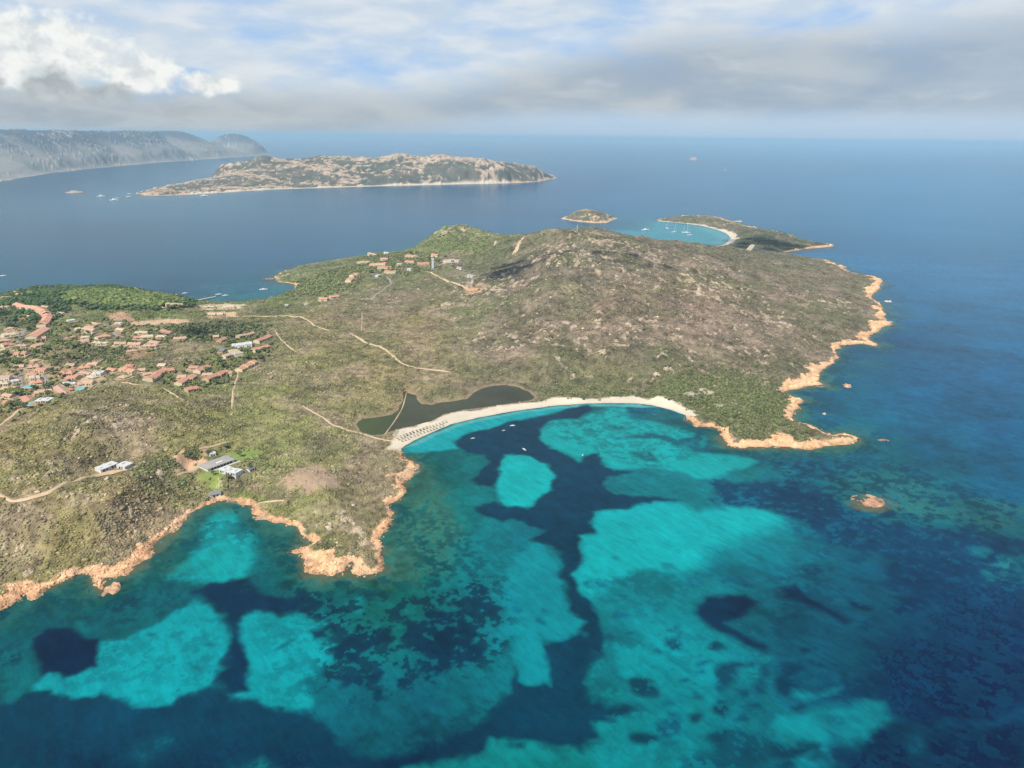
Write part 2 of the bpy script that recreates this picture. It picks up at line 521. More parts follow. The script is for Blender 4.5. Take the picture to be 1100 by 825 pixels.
# ================================================================== COASTLINES (photo pixels traced, then put on the ground)
# (x, y, kind, width)   kind r = bare rock strip of that many metres, b = beach, v = green to the water
COAST = [
    (-160, 735, 'r', 14), (-60, 690, 'r', 14), (0, 655, 'r', 14), (20, 646, 'r', 15), (24, 633, 'r', 12), (28, 638, 'r', 14), (38, 643, 'r', 15),
    (50, 637, 'r', 14), (65, 627, 'r', 14), (80, 620, 'r', 12), (94, 617, 'r', 13), (101, 623, 'r', 14), (106, 632, 'r', 12), (111, 632, 'r', 10),
    (114, 622, 'r', 12), (132, 617, 'r', 14), (149, 605, 'r', 14), (165, 590, 'r', 11), (173, 582, 'r', 9), (186, 573, 'r', 8),
    (198, 562, 'r', 8), (208, 552, 'r', 8), (220, 545, 'r', 8), (234, 541, 'r', 8), (252, 541, 'r', 7), (270, 543, 'r', 8), (283, 556, 'r', 9),
    (303, 561, 'r', 9), (314, 567, 'r', 10), (322, 576, 'r', 11), (329, 583, 'r', 10), (316, 592, 'r', 9), (330, 601, 'r', 16), (331, 614, 'r', 22),
    (350, 618, 'r', 24), (366, 614, 'r', 18), (378, 606, 'r', 14), (385, 617, 'r', 17), (401, 617, 'r', 16), (411, 610, 'r', 14), (407, 601, 'r', 12),
    (410, 589, 'r', 13), (402, 580, 'r', 11), (408, 572, 'r', 9), (417, 563, 'r', 12), (420, 551, 'r', 12), (414, 541, 'r', 7), (425, 537, 'r', 13),
    (433, 528, 'r', 16), (435, 516, 'r', 16), (446, 508, 'r', 15), (446, 498, 'r', 13), (436, 493, 'r', 7), (428, 489, 'r', 5),
    (430, 482, 'b', 17), (445, 473, 'b', 28), (465, 464, 'b', 30), (487, 455, 'b', 26), (512, 449, 'b', 20), (550, 442, 'b', 19), (575, 438.5, 'b', 16),
    (600, 435.5, 'b', 14), (632, 433.5, 'b', 14), (657, 433, 'b', 18), (680, 433, 'b', 18), (700, 435, 'b', 16), (720, 440, 'b', 17), (736, 446, 'b', 14),
    (741, 451, 'r', 10), (750, 457, 'r', 8), (765, 459.5, 'r', 8), (775, 463, 'r', 12), (779, 470, 'r', 10), (782, 478, 'r', 16), (795, 481, 'r', 18),
    (815, 480, 'r', 14), (838, 480, 'r', 16), (852, 481.5, 'r', 22), (870, 483, 'r', 22), (888, 479.5, 'r', 14), (902, 477, 'r', 10), (912, 477, 'r', 10),
    (921, 474.5, 'r', 10), (920, 470, 'r', 10), (908, 466.5, 'r', 10), (893, 470, 'r', 8), (885, 465, 'r', 14), (877, 460, 'r', 16), (868, 455, 'r', 14),
    (857, 454, 'r', 14), (851, 448, 'r', 12), (857, 441, 'r', 14), (862, 438, 'r', 14), (857, 434, 'r', 14), (869, 431, 'r', 18), (853, 426, 'r', 12),
    (842, 421, 'r', 12), (852, 417.5, 'r', 18), (868, 415, 'r', 18), (885, 413.5, 'r', 24), (881, 405, 'r', 16), (883, 396, 'r', 18), (893, 389, 'r', 14), (900, 383, 'r', 12),
    (897, 376, 'r', 12), (902, 371, 'r', 12), (925, 369, 'r', 14), (942, 373, 'r', 20), (943, 369.5, 'r', 20), (932, 365, 'r', 16), (933, 360, 'r', 16),
    (943, 354, 'r', 22), (955, 348, 'r', 24), (950, 343, 'r', 20), (948, 334, 'r', 18), (947, 327, 'r', 15), (936, 320, 'r', 12), (940, 313, 'r', 20),
    (945, 309, 'r', 22), (949, 303, 'r', 22), (942, 298.5, 'r', 20), (925, 295, 'r', 10), (912, 292, 'r', 8), (904, 288, 'r', 18), (897, 283, 'r', 22),
    (888, 279.5, 'r', 14), (872, 277, 'v', 3), (857, 275, 'v', 3), (842, 270.8, 'r', 6), (857, 269, 'r', 14), (872, 267, 'r', 16), (895, 264.6, 'r', 16), (893, 262.5, 'r', 16),
    (875, 260.5, 'r', 14), (862, 257.5, 'r', 12), (850, 253, 'r', 12), (838, 249.5, 'r', 20), (822, 247, 'r', 10), (809, 244.5, 'r', 24), (796, 241.5, 'r', 14), (783, 237, 'r', 22), (768, 233, 'r', 18), (752, 231.8, 'r', 26),
    (738, 231.8, 'r', 20), (720, 234, 'r', 10), (706, 236.2, 'r', 16), (707, 237.6, 'b', 12), (720, 238.6, 'b', 10), (735, 240, 'b', 12), (753, 242.4, 'b', 18), (768, 246, 'b', 15), (780, 250.6, 'b', 20),
    (785, 256, 'b', 24), (779, 262.2, 'b', 18), (760, 267, 'r', 8), (735, 269.5, 'r', 8), (700, 268, 'r', 8), (660, 262, 'r', 8), (620, 257, 'r', 8), (585, 257, 'r', 8),
    (555, 258, 'r', 8), (530, 256.5, 'r', 8), (510, 254.5, 'r', 10), (485, 255.5, 'r', 10), (462, 260, 'r', 10), (445, 266.5, 'r', 8), (430, 270, 'v', 4), (397, 273, 'v', 4), (370, 278, 'r', 6),
    (345, 282, 'r', 5), (322, 286.5, 'r', 6), (306, 291.5, 'r', 7), (294, 297.5, 'r', 7), (299, 302.5, 'r', 6), (319, 306.5, 'r', 5), (315, 313, 'v', 3), (287, 320.5, 'v', 3),
    (262, 325, 'r', 5), (243, 325, 'r', 5), (216, 324, 'r', 5), (197, 320, 'v', 4), (175, 317, 'v', 4), (150, 312, 'v', 4), (120, 308, 'v', 4), (95, 309, 'v', 4), (62, 309, 'r', 6),
    (37, 309, 'r', 6), (15, 315, 'r', 6), (0, 318, 'v', 4), (-60, 326, 'v', 4), (-160, 336, 'v', 4)]
coast_w = W([(c[0], c[1]) for c in COAST])
kind_rock = np.array([1.0 if c[2] == 'r' else 0.0 for c in COAST])
kind_beach = np.array([1.0 if c[2] == 'b' else 0.0 for c in COAST])
coast_wid = np.array([c[3] for c in COAST], float)

LAGOON = [(574, 426.5), (569, 421.5), (558, 416.5), (546, 414.5), (534, 414.5), (521, 416.5), (510.5, 422), (503, 428), (487, 431), (472, 432.5),
          (465.6, 434.7), (455, 434), (449.4, 429.5), (447, 424), (440, 422), (436, 421), (432, 423), (433.5, 430), (429, 440), (420, 445.5), (405, 448), (388, 450),
          (381, 456), (384, 463), (400, 468), (412, 466.5), (425, 462), (445, 458), (463, 452), (475, 444.5), (497, 440), (518, 438), (541, 434.7), (561, 431.6), (571, 429.3)]
lagoon_w = W(LAGOON, 0.8)

# height control points: photo pixel and height there
CTRL = [
    # front left hill
    (0, 462, 36), (60, 436, 35), (120, 414, 30), (180, 408, 22), (60, 480, 40), (110, 455, 42), (180, 440, 30), (0, 520, 36), (60, 520, 34), (120, 540, 24), (60, 580, 16),
    (-80, 560, 34), (-80, 470, 40), (120, 498, 26), (160, 500, 22), (235, 497, 12), (230, 525, 8), (180, 550, 9), (0, 620, 11), (120, 590, 9),
    # point
    (330, 500, 11), (350, 560, 9), (300, 530, 9), (390, 520, 7), (370, 590, 7), (300, 470, 12), (260, 450, 16), (390, 480, 4),
    # village basin and the wood
    (0, 420, 17), (40, 415, 16), (90, 405, 15), (0, 370, 17), (60, 370, 17), (130, 370, 16), (40, 340, 22), (100, 335, 22), (150, 325, 24), (200, 335, 14), (120, 318, 22), (40, 320, 17), (-80, 380, 20), (-80, 345, 16),
    (200, 360, 17), (250, 360, 17), (270, 380, 18), (210, 400, 18), (180, 425, 22), (250, 420, 18),
    # middle plain
    (300, 340, 15), (350, 320, 16), (340, 360, 17), (400, 340, 18), (400, 400, 12), (330, 420, 15), (460, 380, 12), (450, 330, 20), (500, 400, 7), (480, 420, 2), (410, 440, 2.5), (430, 470, 2), (500, 446, 2.5),
    (540, 400, 7), (540, 350, 24), (500, 345, 20), (590, 424, 3), (640, 425, 4), (690, 425, 5),
    # upper resort
    (400, 290, 22), (440, 285, 25), (380, 300, 18), (340, 295, 14), (480, 290, 26), (410, 275, 20), (450, 275, 24), (310, 296, 13), (325, 292, 12), (312, 301, 6), (340, 310, 10), (510, 312, 28), (420, 310, 20),
    # main hill
    (600, 400, 10), (600, 350, 36), (600, 310, 64), (590, 280, 84), (560, 300, 52), (545, 280, 48), (640, 300, 72), (650, 340, 44), (650, 390, 16), (700, 400, 12), (700, 350, 38), (700, 310, 60), (680, 280, 78),
    (750, 320, 48), (750, 360, 30), (760, 400, 10), (760, 425, 6), (800, 430, 6), (830, 460, 5), (800, 465, 5), (820, 390, 12), (820, 350, 26), (800, 310, 42), (850, 300, 32), (880, 310, 20), (900, 330, 14), (870, 360, 14),
    (860, 395, 8), (920, 310, 10), (920, 350, 8), (740, 290, 62), (800, 285, 40), (850, 285, 22), (640, 265, 92)]
CTRL_Y = [  # pixel on the skyline and how far away it stands
    (598, 245.5, 1700), (578, 249, 1700), (561, 253.5, 1720), (619, 248.5, 1680), (637, 250, 1700), (655, 251, 1720), (684, 253.5, 1740), (713, 259, 1760), (737, 263, 1800), (762, 265, 1840), (790, 268, 1880),
    (500, 243.5, 2120), (490, 243, 2110), (472, 246.5, 2110), (456, 253, 2110), (517, 250.5, 2090), (532, 257.5, 2000), (545, 256.5, 1850), (480, 262, 1960), (505, 262, 1950)]
far_hills = [(752, 236, 12), (738, 235, 10), (778, 243, 14), (800, 250, 15), (837, 252, 16), (845, 250, 14), (820, 258, 13), (850, 262, 8), (800, 265, 10), (815, 268, 8)]
cp = []
for px, py, z in CTRL + far_hills:
    x, y = at(px, py, z); cp.append((x, y, z))
for px, py, Yd in CTRL_Y:
    cp.append(atY(px, py, Yd))
for i in range(0, len(coast_w), 2):
    cp.append((coast_w[i, 0], coast_w[i, 1], 2.0))
cp = np.array(cp)


def rbf_fit(P, smooth=0.0):
    S = 500.0
    p = P[:, :2] / S
    d2 = ((p[:, None] - p[None]) ** 2).sum(-1)
    K = np.sqrt(d2 + 0.0004)
    K = -K
    n = len(p)
    A = np.zeros((n + 3, n + 3)); A[:n, :n] = K - np.eye(n) * smooth
    A[:n, n] = 1; A[:n, n + 1:] = p; A[n, :n] = 1; A[n + 1:, :n] = p.T
    b = np.zeros(n + 3); b[:n] = P[:, 2]
    s = np.linalg.solve(A, b)
    return p, s, S


def rbf_eval(fit, X, Y):
    p, s, S = fit
    n = len(p)
    out = s[n] + s[n + 1] * X / S + s[n + 2] * Y / S
    for i in range(n):
        out = out - s[i] * np.sqrt((X / S - p[i, 0]) ** 2 + (Y / S - p[i, 1]) ** 2 + 0.0004)
    return out


# ================================================================== PENINSULA TERRAIN
NU, NY = 1420, 980
U = np.linspace(-1.12, 0.80, NU)
YL0, YL1 = math.log(340.0), math.log(3150.0)
YV = np.exp(np.linspace(YL0, YL1, NY))
GX = (U[None, :] * YV[:, None]); GY = np.repeat(YV[:, None], NU, 1)
fit = rbf_fit(cp, 0.02)
wxp = fbm(GX, GY, 45, 4, 5) ; wyp = fbm(GX, GY, 45, 4, 9)
# cheap pre-pass to find where land can be at all
sd0, ei, et = poly_sd(coast_w, GX, GY, True)
def along(a):
    return a[ei] * (1 - et) + a[(ei + 1) % len(a)] * et
krock, kbeach, wid = along(kind_rock), along(kind_beach), along(coast_wid)
near = np.abs(sd0) < 60
wamp = 9.0 * np.clip(krock * 1.0 + 0.15, 0, 1)
SD = sd0 + (wxp * wamp) + fbm(GX, GY, 12, 3, 21) * wamp * 0.55
landm = SD > -22
Xs, Ys = GX[landm], GY[landm]
hs = rbf_eval(fit, Xs, Ys)
HG = np.full(GX.shape, -8.0)
sdl = SD[landm]; kr = krock[landm]; kb = kbeach[landm]; wl_ = wid[landm]
base = np.maximum(hs, 2.2)
ledge_r = 3.2 * (1 - np.exp(-np.maximum(sdl, 0) / 7.0))
ledge_b = 2.2 * (1 - np.exp(-np.maximum(sdl, 0) / 22.0))
ledge = ledge_r * (1 - kb) + ledge_b * kb
blend = sst(sdl, 3, 55)
z = ledge * (1 - blend) + np.maximum(base, ledge * 0.9) * blend
hillf = np.clip(hs / 30.0, 0.25, 1.6) * sst(sdl, 8, 70)
big = fbm(Xs, Ys, 150, 3, 31)
rid = 1 - np.abs(fbm(Xs, Ys, 85, 4, 33)) * 3.2
z = z + hillf * (big * 9.0 + (rid - 0.5) * 4.0 + fbm(Xs, Ys, 26, 3, 37) * 3.0)
z = z + fbm(Xs, Ys, 9, 3, 41) * (1.3 * sst(sdl, 4, 40) + 0.2)
rockz = kr * (1 - sst(sdl, wl_, wl_ + 14))
z = z + rockz * (fbm(Xs, Ys, 12, 4, 45, 0.55) * 3.2 + 0.4) * sst(sdl, -4, 6)
z = np.where(sdl < 0, np.minimum(z * 0 + 0.30 * sdl + rockz * fbm(Xs, Ys, 7, 3, 47) * 2.0, z), z)
# lagoon basin
lsd = poly_sd(lagoon_w, Xs + wxp[landm] * 5, Ys + wyp[landm] * 5)
LAG_Z = 0.8
z = np.where(lsd > 0, np.minimum(z, LAG_Z - 0.25 - lsd * 0.05), z)
edge = sst(lsd, -18, 0) * (lsd <= 0)
z = z * (1 - edge) + (LAG_Z + 0.12 + np.maximum(-lsd, 0) * 0.06) * edge
HG[landm] = z


def hz(x, y):
    """terrain height at a world point"""
    fu = (np.asarray(x) / np.asarray(y) - U[0]) / (U[1] - U[0])
    fy = (np.log(np.asarray(y)) - YL0) / (YL1 - YL0) * (NY - 1)
    i = np.clip(np.floor(fu).astype(int), 0, NU - 2); j = np.clip(np.floor(fy).astype(int), 0, NY - 2)
    a = np.clip(fu - i, 0, 1); b = np.clip(fy - j, 0, 1)
    return (HG[j, i] * (1 - a) + HG[j, i + 1] * a) * (1 - b) + (HG[j + 1, i] * (1 - a) + HG[j + 1, i + 1] * a) * b


_tY = np.exp(np.linspace(math.log(345), math.log(3100), 3000))


def on_land(px, py, zoff=0.0):
    """where the sight line through a photo pixel first meets the terrain (or the water)"""
    d = ray(px, py)
    xs = d[0] / d[1] * _tY
    zs = H + d[2] / d[1] * _tY
    g = np.maximum(hz(xs, _tY), 0.0) + zoff
    hit = np.nonzero(zs <= g)[0]
    if len(hit) == 0:
        x, y = at(px, py, 0); return x, y, 0.0
    k = hit[0]
    return xs[k], _tY[k], float(np.maximum(hz(xs[k], _tY[k]), 0))


def LP(pts):
    return np.array([on_land(p[0], p[1])[:2] for p in pts])


# ---- ground colours ------------------------------------------------------
def shepard(pts, cols, QX, QY, p=3.0, eps=4.0):
    num = np.zeros(QX.shape + (3,)); den = np.zeros(QX.shape)
    for (x, y), c in zip(pts, cols):
        w = 1.0 / ((QX - x) ** 2 + (QY - y) ** 2 + eps * eps) ** (p / 2)
        num += w[..., None] * c; den += w
    return num / den[..., None]


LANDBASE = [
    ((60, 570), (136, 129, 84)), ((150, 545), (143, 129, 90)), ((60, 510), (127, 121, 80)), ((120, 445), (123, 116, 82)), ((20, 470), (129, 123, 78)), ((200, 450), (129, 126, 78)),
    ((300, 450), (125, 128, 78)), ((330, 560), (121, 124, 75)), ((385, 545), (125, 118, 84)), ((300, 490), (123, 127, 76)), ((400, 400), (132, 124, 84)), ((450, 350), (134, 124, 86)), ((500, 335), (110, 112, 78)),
    ((350, 400), (125, 123, 78)), ((560, 290), (86, 83, 69)), ((530, 300), (98, 95, 76)), ((620, 265), (103, 102, 77)), ((620, 300), (101, 97, 78)), ((650, 340), (118, 106, 84)), ((560, 360), (110, 102, 80)), ((600, 400), (105, 104, 75)),  # darkest hillside points carry cloud shadow painted into the ground colour
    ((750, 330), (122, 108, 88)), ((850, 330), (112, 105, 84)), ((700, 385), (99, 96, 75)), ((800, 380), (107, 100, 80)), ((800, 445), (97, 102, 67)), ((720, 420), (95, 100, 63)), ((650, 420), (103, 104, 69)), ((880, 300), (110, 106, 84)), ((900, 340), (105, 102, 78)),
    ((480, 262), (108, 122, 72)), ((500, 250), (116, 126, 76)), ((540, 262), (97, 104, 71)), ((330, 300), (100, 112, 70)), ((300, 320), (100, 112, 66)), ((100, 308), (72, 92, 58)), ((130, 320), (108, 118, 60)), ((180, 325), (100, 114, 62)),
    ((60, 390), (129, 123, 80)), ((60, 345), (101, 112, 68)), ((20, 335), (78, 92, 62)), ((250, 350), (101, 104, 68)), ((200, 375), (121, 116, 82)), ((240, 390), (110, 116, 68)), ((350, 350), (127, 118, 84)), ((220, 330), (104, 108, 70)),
    ((400, 280), (100, 110, 70)), ((450, 290), (104, 110, 74)), ((420, 330), (122, 112, 88)), ((820, 262), (82, 89, 69)), ((750, 236), (103, 102, 78)), ((870, 262), (84, 90, 70)), ((690, 260), (105, 100, 80)), ((780, 275), (105, 100, 80))]  # dark headland points also have cloud shadow in their colour
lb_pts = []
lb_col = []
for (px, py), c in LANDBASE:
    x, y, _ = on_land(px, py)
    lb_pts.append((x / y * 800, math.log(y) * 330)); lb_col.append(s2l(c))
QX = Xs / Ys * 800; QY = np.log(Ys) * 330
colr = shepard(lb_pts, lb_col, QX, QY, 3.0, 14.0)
# broad heath mottling: olive, grey, straw
n_a = fbm(Xs, Ys, 60, 5, 61); n_b = fbm(Xs, Ys, 34, 4, 65); n_c = fbm(Xs, Ys, 14, 4, 69, 0.6)
def mixc(c, col, w):
    return c * (1 - w[:, None]) + s2l(col) * w[:, None]
n_d = fbm(Xs, Ys, 5.0, 3, 73, 0.6)
colr = mixc(colr, (104, 108, 70), sst(n_a, 0.02, 0.28) * 0.45)
colr = mixc(colr, (138, 124, 104), sst(-n_a, 0.06, 0.30) * 0.40)
colr = mixc(colr, (88, 90, 66), sst(n_b, 0.10, 0.30) * 0.45)
colr = mixc(colr, (150, 136, 110), sst(-n_b, 0.18, 0.36) * 0.34)
colr = colr * (1 + n_c[:, None] * 0.55 + n_d[:, None] * 0.9)
colr = np.maximum(colr * np.array([1.31, 1.20, 1.30]), 0.015)

# painted ground areas: (pixels, colour, softness m, strength, breakup)
GROUND = [
    ([(306, 526), (313, 508), (329, 494), (350, 506), (360, 521), (340, 528), (318, 530)], (188, 160, 132), 5, .95, .1),          # bare field on the point
    ([(138, 346), (165, 344), (203, 343), (203, 347), (165, 349), (140, 349)], (226, 186, 150), 3, .95, .15),
    ([(114, 336), (140, 338), (146, 345), (122, 345)], (208, 164, 136), 3, .9, .25),
    ([(222, 335), (252, 335), (254, 340), (224, 341)], (224, 192, 152), 3, .9, .25),
    ([(213, 328), (245, 326), (262, 328), (258, 331), (218, 333)], (226, 210, 168), 3, .85, .4),
    ([(48, 378), (72, 372), (76, 378), (52, 386)], (160, 140, 106), 4, .85, .4),
    ([(125, 386), (140, 380), (165, 374), (169, 379), (150, 385), (130, 390)], (178, 140, 110), 4, .8, .4),
    ([(50, 390), (75, 376), (110, 371), (125, 374), (95, 386), (65, 396)], (112, 100, 82), 6, .7, .3),
    ([(186, 491), (198, 484), (224, 488), (225, 496), (212, 502), (198, 502), (190, 496)], (236, 192, 150), 2, 1, .05),   # villa forecourt
    ([(186, 503), (194, 503), (193, 508), (187, 508)], (205, 170, 132), 1.5, .9, .1),
    ([(217, 478), (226, 478), (224, 484), (219, 483)], (205, 170, 132), 1.5, .9, .1),
    ([(235, 482), (262, 482), (281, 485), (276, 491), (256, 497), (248, 502), (252, 492), (244, 486)], (138, 156, 84), 3, 1, .05),   # lawns
    ([(208, 512), (232, 508), (242, 512), (243, 522), (240, 530), (225, 528), (222, 520)], (140, 154, 80), 3, 1, .05),
    ([(243, 533), (262, 527), (288, 534), (270, 539), (246, 539)], (112, 122, 64), 3, .8, .1),
    ([(262, 519), (282, 523), (288, 531), (272, 527)], (160, 132, 106), 3, .8, .2),
    ([(86, 499), (105, 509), (136, 505), (140, 502), (120, 506)], (176, 152, 112), 2, .5, .3),
    ([(733, 423), (742, 420), (752, 417), (766, 420), (761, 426), (748, 426)], (208, 196, 168), 3, .9, .5),
    ([(768, 435), (778, 433), (788, 433), (786, 436), (772, 438)], (208, 198, 168), 3, .9, .4),
    ([(817, 410), (825, 410), (823, 414), (818, 413)], (205, 195, 165), 3, .8, .4),
    ([(803, 426), (812, 423), (809, 429)], (205, 195, 165), 3, .8, .4),
    ([(700, 431), (708, 428), (716, 427), (722, 431), (738, 440), (748, 442), (740, 446), (722, 440)], (212, 198, 174), 3, .9, .35),   # dune sand behind the beach end
    ([(100, 310), (150, 309), (190, 318), (210, 326), (180, 330), (140, 328), (110, 327), (75, 322), (80, 316)], (118, 128, 62), 10, .7, .4),
    ([(502, 306), (520, 303), (528, 308), (516, 315), (500, 312)], (190, 160, 128), 4, .8, .5),
    ([(472, 291), (505, 292), (520, 298), (505, 302), (480, 297)], (150, 138, 112), 4, .7, .6),
    ([(330, 312), (352, 306), (372, 306), (366, 312), (340, 317)], (104, 126, 60), 6, .6, .3),
    ([(455, 262), (480, 258), (525, 262), (520, 270), (490, 270), (460, 268)], (122, 134, 74), 8, .55, .4),
    ([(424, 318), (450, 310), (470, 318), (450, 328), (430, 326)], (136, 122, 98), 10, .5, .4),
    ([(436, 350), (460, 345), (466, 354), (446, 360)], (140, 122, 102), 8, .5, .4),
    ([(60, 345), (115, 345), (128, 362), (112, 372), (72, 372)], (170, 150, 112), 6, .5, .6),
    ([(0, 352), (22, 352), (20, 376), (0, 380)], (200, 170, 138), 5, .8, .4),
    ([(28, 388), (58, 388), (56, 408), (42, 424), (26, 415)], (196, 168, 134), 5, .75, .45),
    ([(62, 392), (112, 385), (112, 404), (80, 424), (58, 424)], (194, 168, 130), 5, .75, .45),
    ([(0, 398), (18, 400), (22, 424), (0, 424)], (200, 172, 140), 5, .8, .4),
    ([(80, 350), (170, 354), (170, 372), (120, 372), (84, 366)], (150, 138, 98), 6, .45, .6),
    ([(155, 395), (255, 390), (290, 360), (292, 372), (262, 402), (215, 422), (160, 412)], (120, 120, 82), 8, .5, .4),
    ([(170, 352), (240, 348), (290, 352), (270, 362), (235, 366), (180, 364)], (88, 94, 70), 10, .5, .3),  # dark slope by the grove, with cloud shadow painted in
]
wgx, wgy = Xs + n_c * 10 + n_b * 14, Ys + fbm(Xs, Ys, 14, 4, 77) * 14
bare = np.zeros(len(Xs))
for pts, c, soft, st, br in GROUND:
    pw = LP(pts)
    x0, y0 = pw.min(0) - 40; x1, y1 = pw.max(0) + 40
    q = np.nonzero((Xs > x0) & (Xs < x1) & (Ys > y0) & (Ys < y1))[0]
    if not len(q): continue
    wa = min(1.0, soft / 5.0)
    s = poly_sd(pw, Xs[q] + (wgx[q] - Xs[q]) * wa, Ys[q] + (wgy[q] - Ys[q]) * wa)
    w = sst(s, -soft, soft) * st
    w = w * (1 - br * sst(n_c[q] + n_b[q] * .6, -0.02, 0.14))
    colr[q] = colr[q] * (1 - w[:, None]) + s2l(c) * w[:, None] * (1 + n_c[q][:, None] * .3)
    if sum(c) > 395: bare[q] = np.maximum(bare[q], w)
    elif c[1] >= 140 and c[1] > c[0] and c[2] < 90: bare[q] = np.maximum(bare[q], w)

# granite outcrops breaking through the heath
oc = np.zeros(len(Xs))
for (px, py, r, s) in [(600, 290, 190, 1.0), (640, 262, 130, 1.1), (570, 300, 150, 1.0), (700, 300, 160, .75), (660, 350, 140, .7), (760, 345, 130, .75), (830, 350, 120, .7), (560, 360, 110, .5), (500, 246, 80, .9),
                       (100, 462, 55, 1.0), (60, 500, 60, .6), (130, 550, 60, .95), (150, 575, 40, .9), (60, 590, 50, .7), (308, 296, 60, 1.15), (860, 320, 110, .6), (300, 400, 90, .3), (370, 580, 50, .7), (838, 251, 60, 1.2), (755, 233, 60, 1.2), (780, 240, 60, 1.0),
                       (430, 320, 90, .55), (720, 258, 110, .9), (80, 480, 70, .6), (190, 520, 40, .6), (780, 300, 140, .6)]:
    x, y, _ = on_land(px, py)
    oc = np.maximum(oc, s * np.exp(-((Xs - x) ** 2 + (Ys - y) ** 2) / (2 * (r * .75) ** 2)))
rn = fbm(Xs * 0.75 + Ys * 0.25, Ys * 0.55 - Xs * 0.3, 8.5, 4, 83, 0.62)
rn2 = fbm(Xs, Ys, 120, 3, 87)
outc = sst(rn + rn2 * .45 + oc * 0.20 - 0.40, 0.0, 0.08) * sst(oc, 0.1, 0.3)
rc = s2l((196, 176, 148)) * (1 + fbm(Xs, Ys, 6, 3, 91)[:, None] * .9)
colr = colr * (1 - outc[:, None] * .88) + rc * outc[:, None] * .88
z2 = HG[landm] + outc * (0.8 + fbm(Xs, Ys, 7, 3, 93) * 2.0)
HG[landm] = z2
# levelled plots of the villas
for (px, py, r) in [(235, 497, 24), (222, 501, 16), (246, 493, 18), (247, 506, 14), (115, 501, 14), (134, 499, 12), (86, 418, 14), (38, 433, 11), (47, 428, 12), (67, 419, 13)]:
    x, y, zc = on_land(px, py)
    if (px, py) in ((222, 501), (246, 493), (247, 506)): zc = zv0
    if (px, py) == (235, 497): zv0 = zc
    dd = np.hypot(Xs - x, Ys - y); w = sst(dd, r * 1.5, r * .9)
    HG[landm] = HG[landm] * (1 - w) + zc * w

# coast strip: rock, beach
rw = wl_ * np.where(wl_ > 15.5, .86, .60) * (1.0 + fbm(Xs, Ys, 28, 4, 97) * 1.5 + fbm(Xs, Ys, 8, 3, 99) * 0.7)
rockw = sst(rw - sdl, -1.5, 2.0) * sst(kr, 0.35, 0.6)
beachw = sst(wl_ * (1 + fbm(Xs, Ys, 20, 4, 101) * .7) - sdl, -2, 2) * sst(kb, 0.5, 0.6)
rk = 1.06 * s2l((238, 188, 142)) * (1 + fbm(Xs, Ys, 18, 4, 103)[:, None] * .5 + fbm(Xs, Ys, 4, 3, 105)[:, None] * .7)
pale = sst(fbm(Xs, Ys, 30, 3, 107), .05, .3)[:, None]
rk = rk * (1 - pale * .45) + s2l((240, 206, 168)) * pale * .4
wet = sst(sdl, 3.5, 0.0)[:, None]
rk = rk * (1 - wet * .45) + s2l((150, 112, 84)) * wet * .45
sdc = s2l((226, 212, 186)) * (1 + fbm(Xs, Ys, 16, 4, 109)[:, None] * .18)
wetb = sst(sdl, 5.0, 0.5)[:, None]
sdc = sdc * (1 - wetb * .35) + s2l((190, 168, 138)) * wetb * .35
dunes = (sst(fbm(Xs, Ys, 16, 4, 111), .12, .22) * sst(sdl, 15, 22) * beachw)
sdc = sdc * (1 - dunes[:, None] * .6) + s2l((128, 124, 88)) * dunes[:, None] * .6
# lagoon rim of dry pinkish mud
rim = sst(lsd, -9 - 4 * n_b * 2, -2) * (beachw < .5)
colr = colr * (1 - rim[:, None] * .6) + s2l((168, 142, 116)) * rim[:, None] * .6
colr = colr * (1 - rockw[:, None]) + rk * rockw[:, None]
colr = colr * (1 - beachw[:, None]) + sdc * beachw[:, None]
cls = np.zeros(len(Xs), np.int8)
cls[rockw > .5] = 1
cls[beachw > .5] = 2
cls[sdl < 0] = np.where(kb[sdl < 0] > .55, 2, 1)
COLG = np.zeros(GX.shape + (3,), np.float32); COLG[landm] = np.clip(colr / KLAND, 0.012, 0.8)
CLSG = np.full(GX.shape, -1, np.int8); CLSG[landm] = cls
BAREG = np.zeros(GX.shape, np.float32); BAREG[landm] = np.maximum.reduce([bare, outc, rockw, beachw, rim * .8, (lsd > -3) * 1.0, (sdl < 2) * 1.0])


def grid_faces(mask):
    j, i = np.nonzero(mask[:-1, :-1] & mask[1:, :-1] & mask[:-1, 1:] & mask[1:, 1:])
    nu = mask.shape[1]
    a = j * nu + i
    return np.stack([a, a + 1, a + nu + 1, a + nu], 1), j, i


def sub_mesh(name, quads, V, C, mat):
    used = np.unique(quads)
    remap = np.zeros(len(V), np.int64); remap[used] = np.arange(len(used))
    return np_mesh(name, V[used], remap[quads], None, mat, C[used])


Vg = np.stack([GX, GY, HG], -1).reshape(-1, 3)
Cg = COLG.reshape(-1, 3)
quads, qj, qi = grid_faces(landm)
fc = CLSG[qj, qi]
sx = GX[qj, qi] ; sy = GY[qj, qi]
cove = sy > 1900
struct = lambda o: tag(o, kind='structure')
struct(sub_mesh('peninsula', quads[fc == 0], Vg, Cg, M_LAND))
struct(sub_mesh('rocky_shore', quads[fc == 1], Vg, Cg, M_ROCK))
struct(sub_mesh('beach', quads[(fc == 2) & ~cove], Vg, Cg, M_SAND))
struct(sub_mesh('cove_beach', quads[(fc == 2) & cove], Vg, Cg, M_SAND))


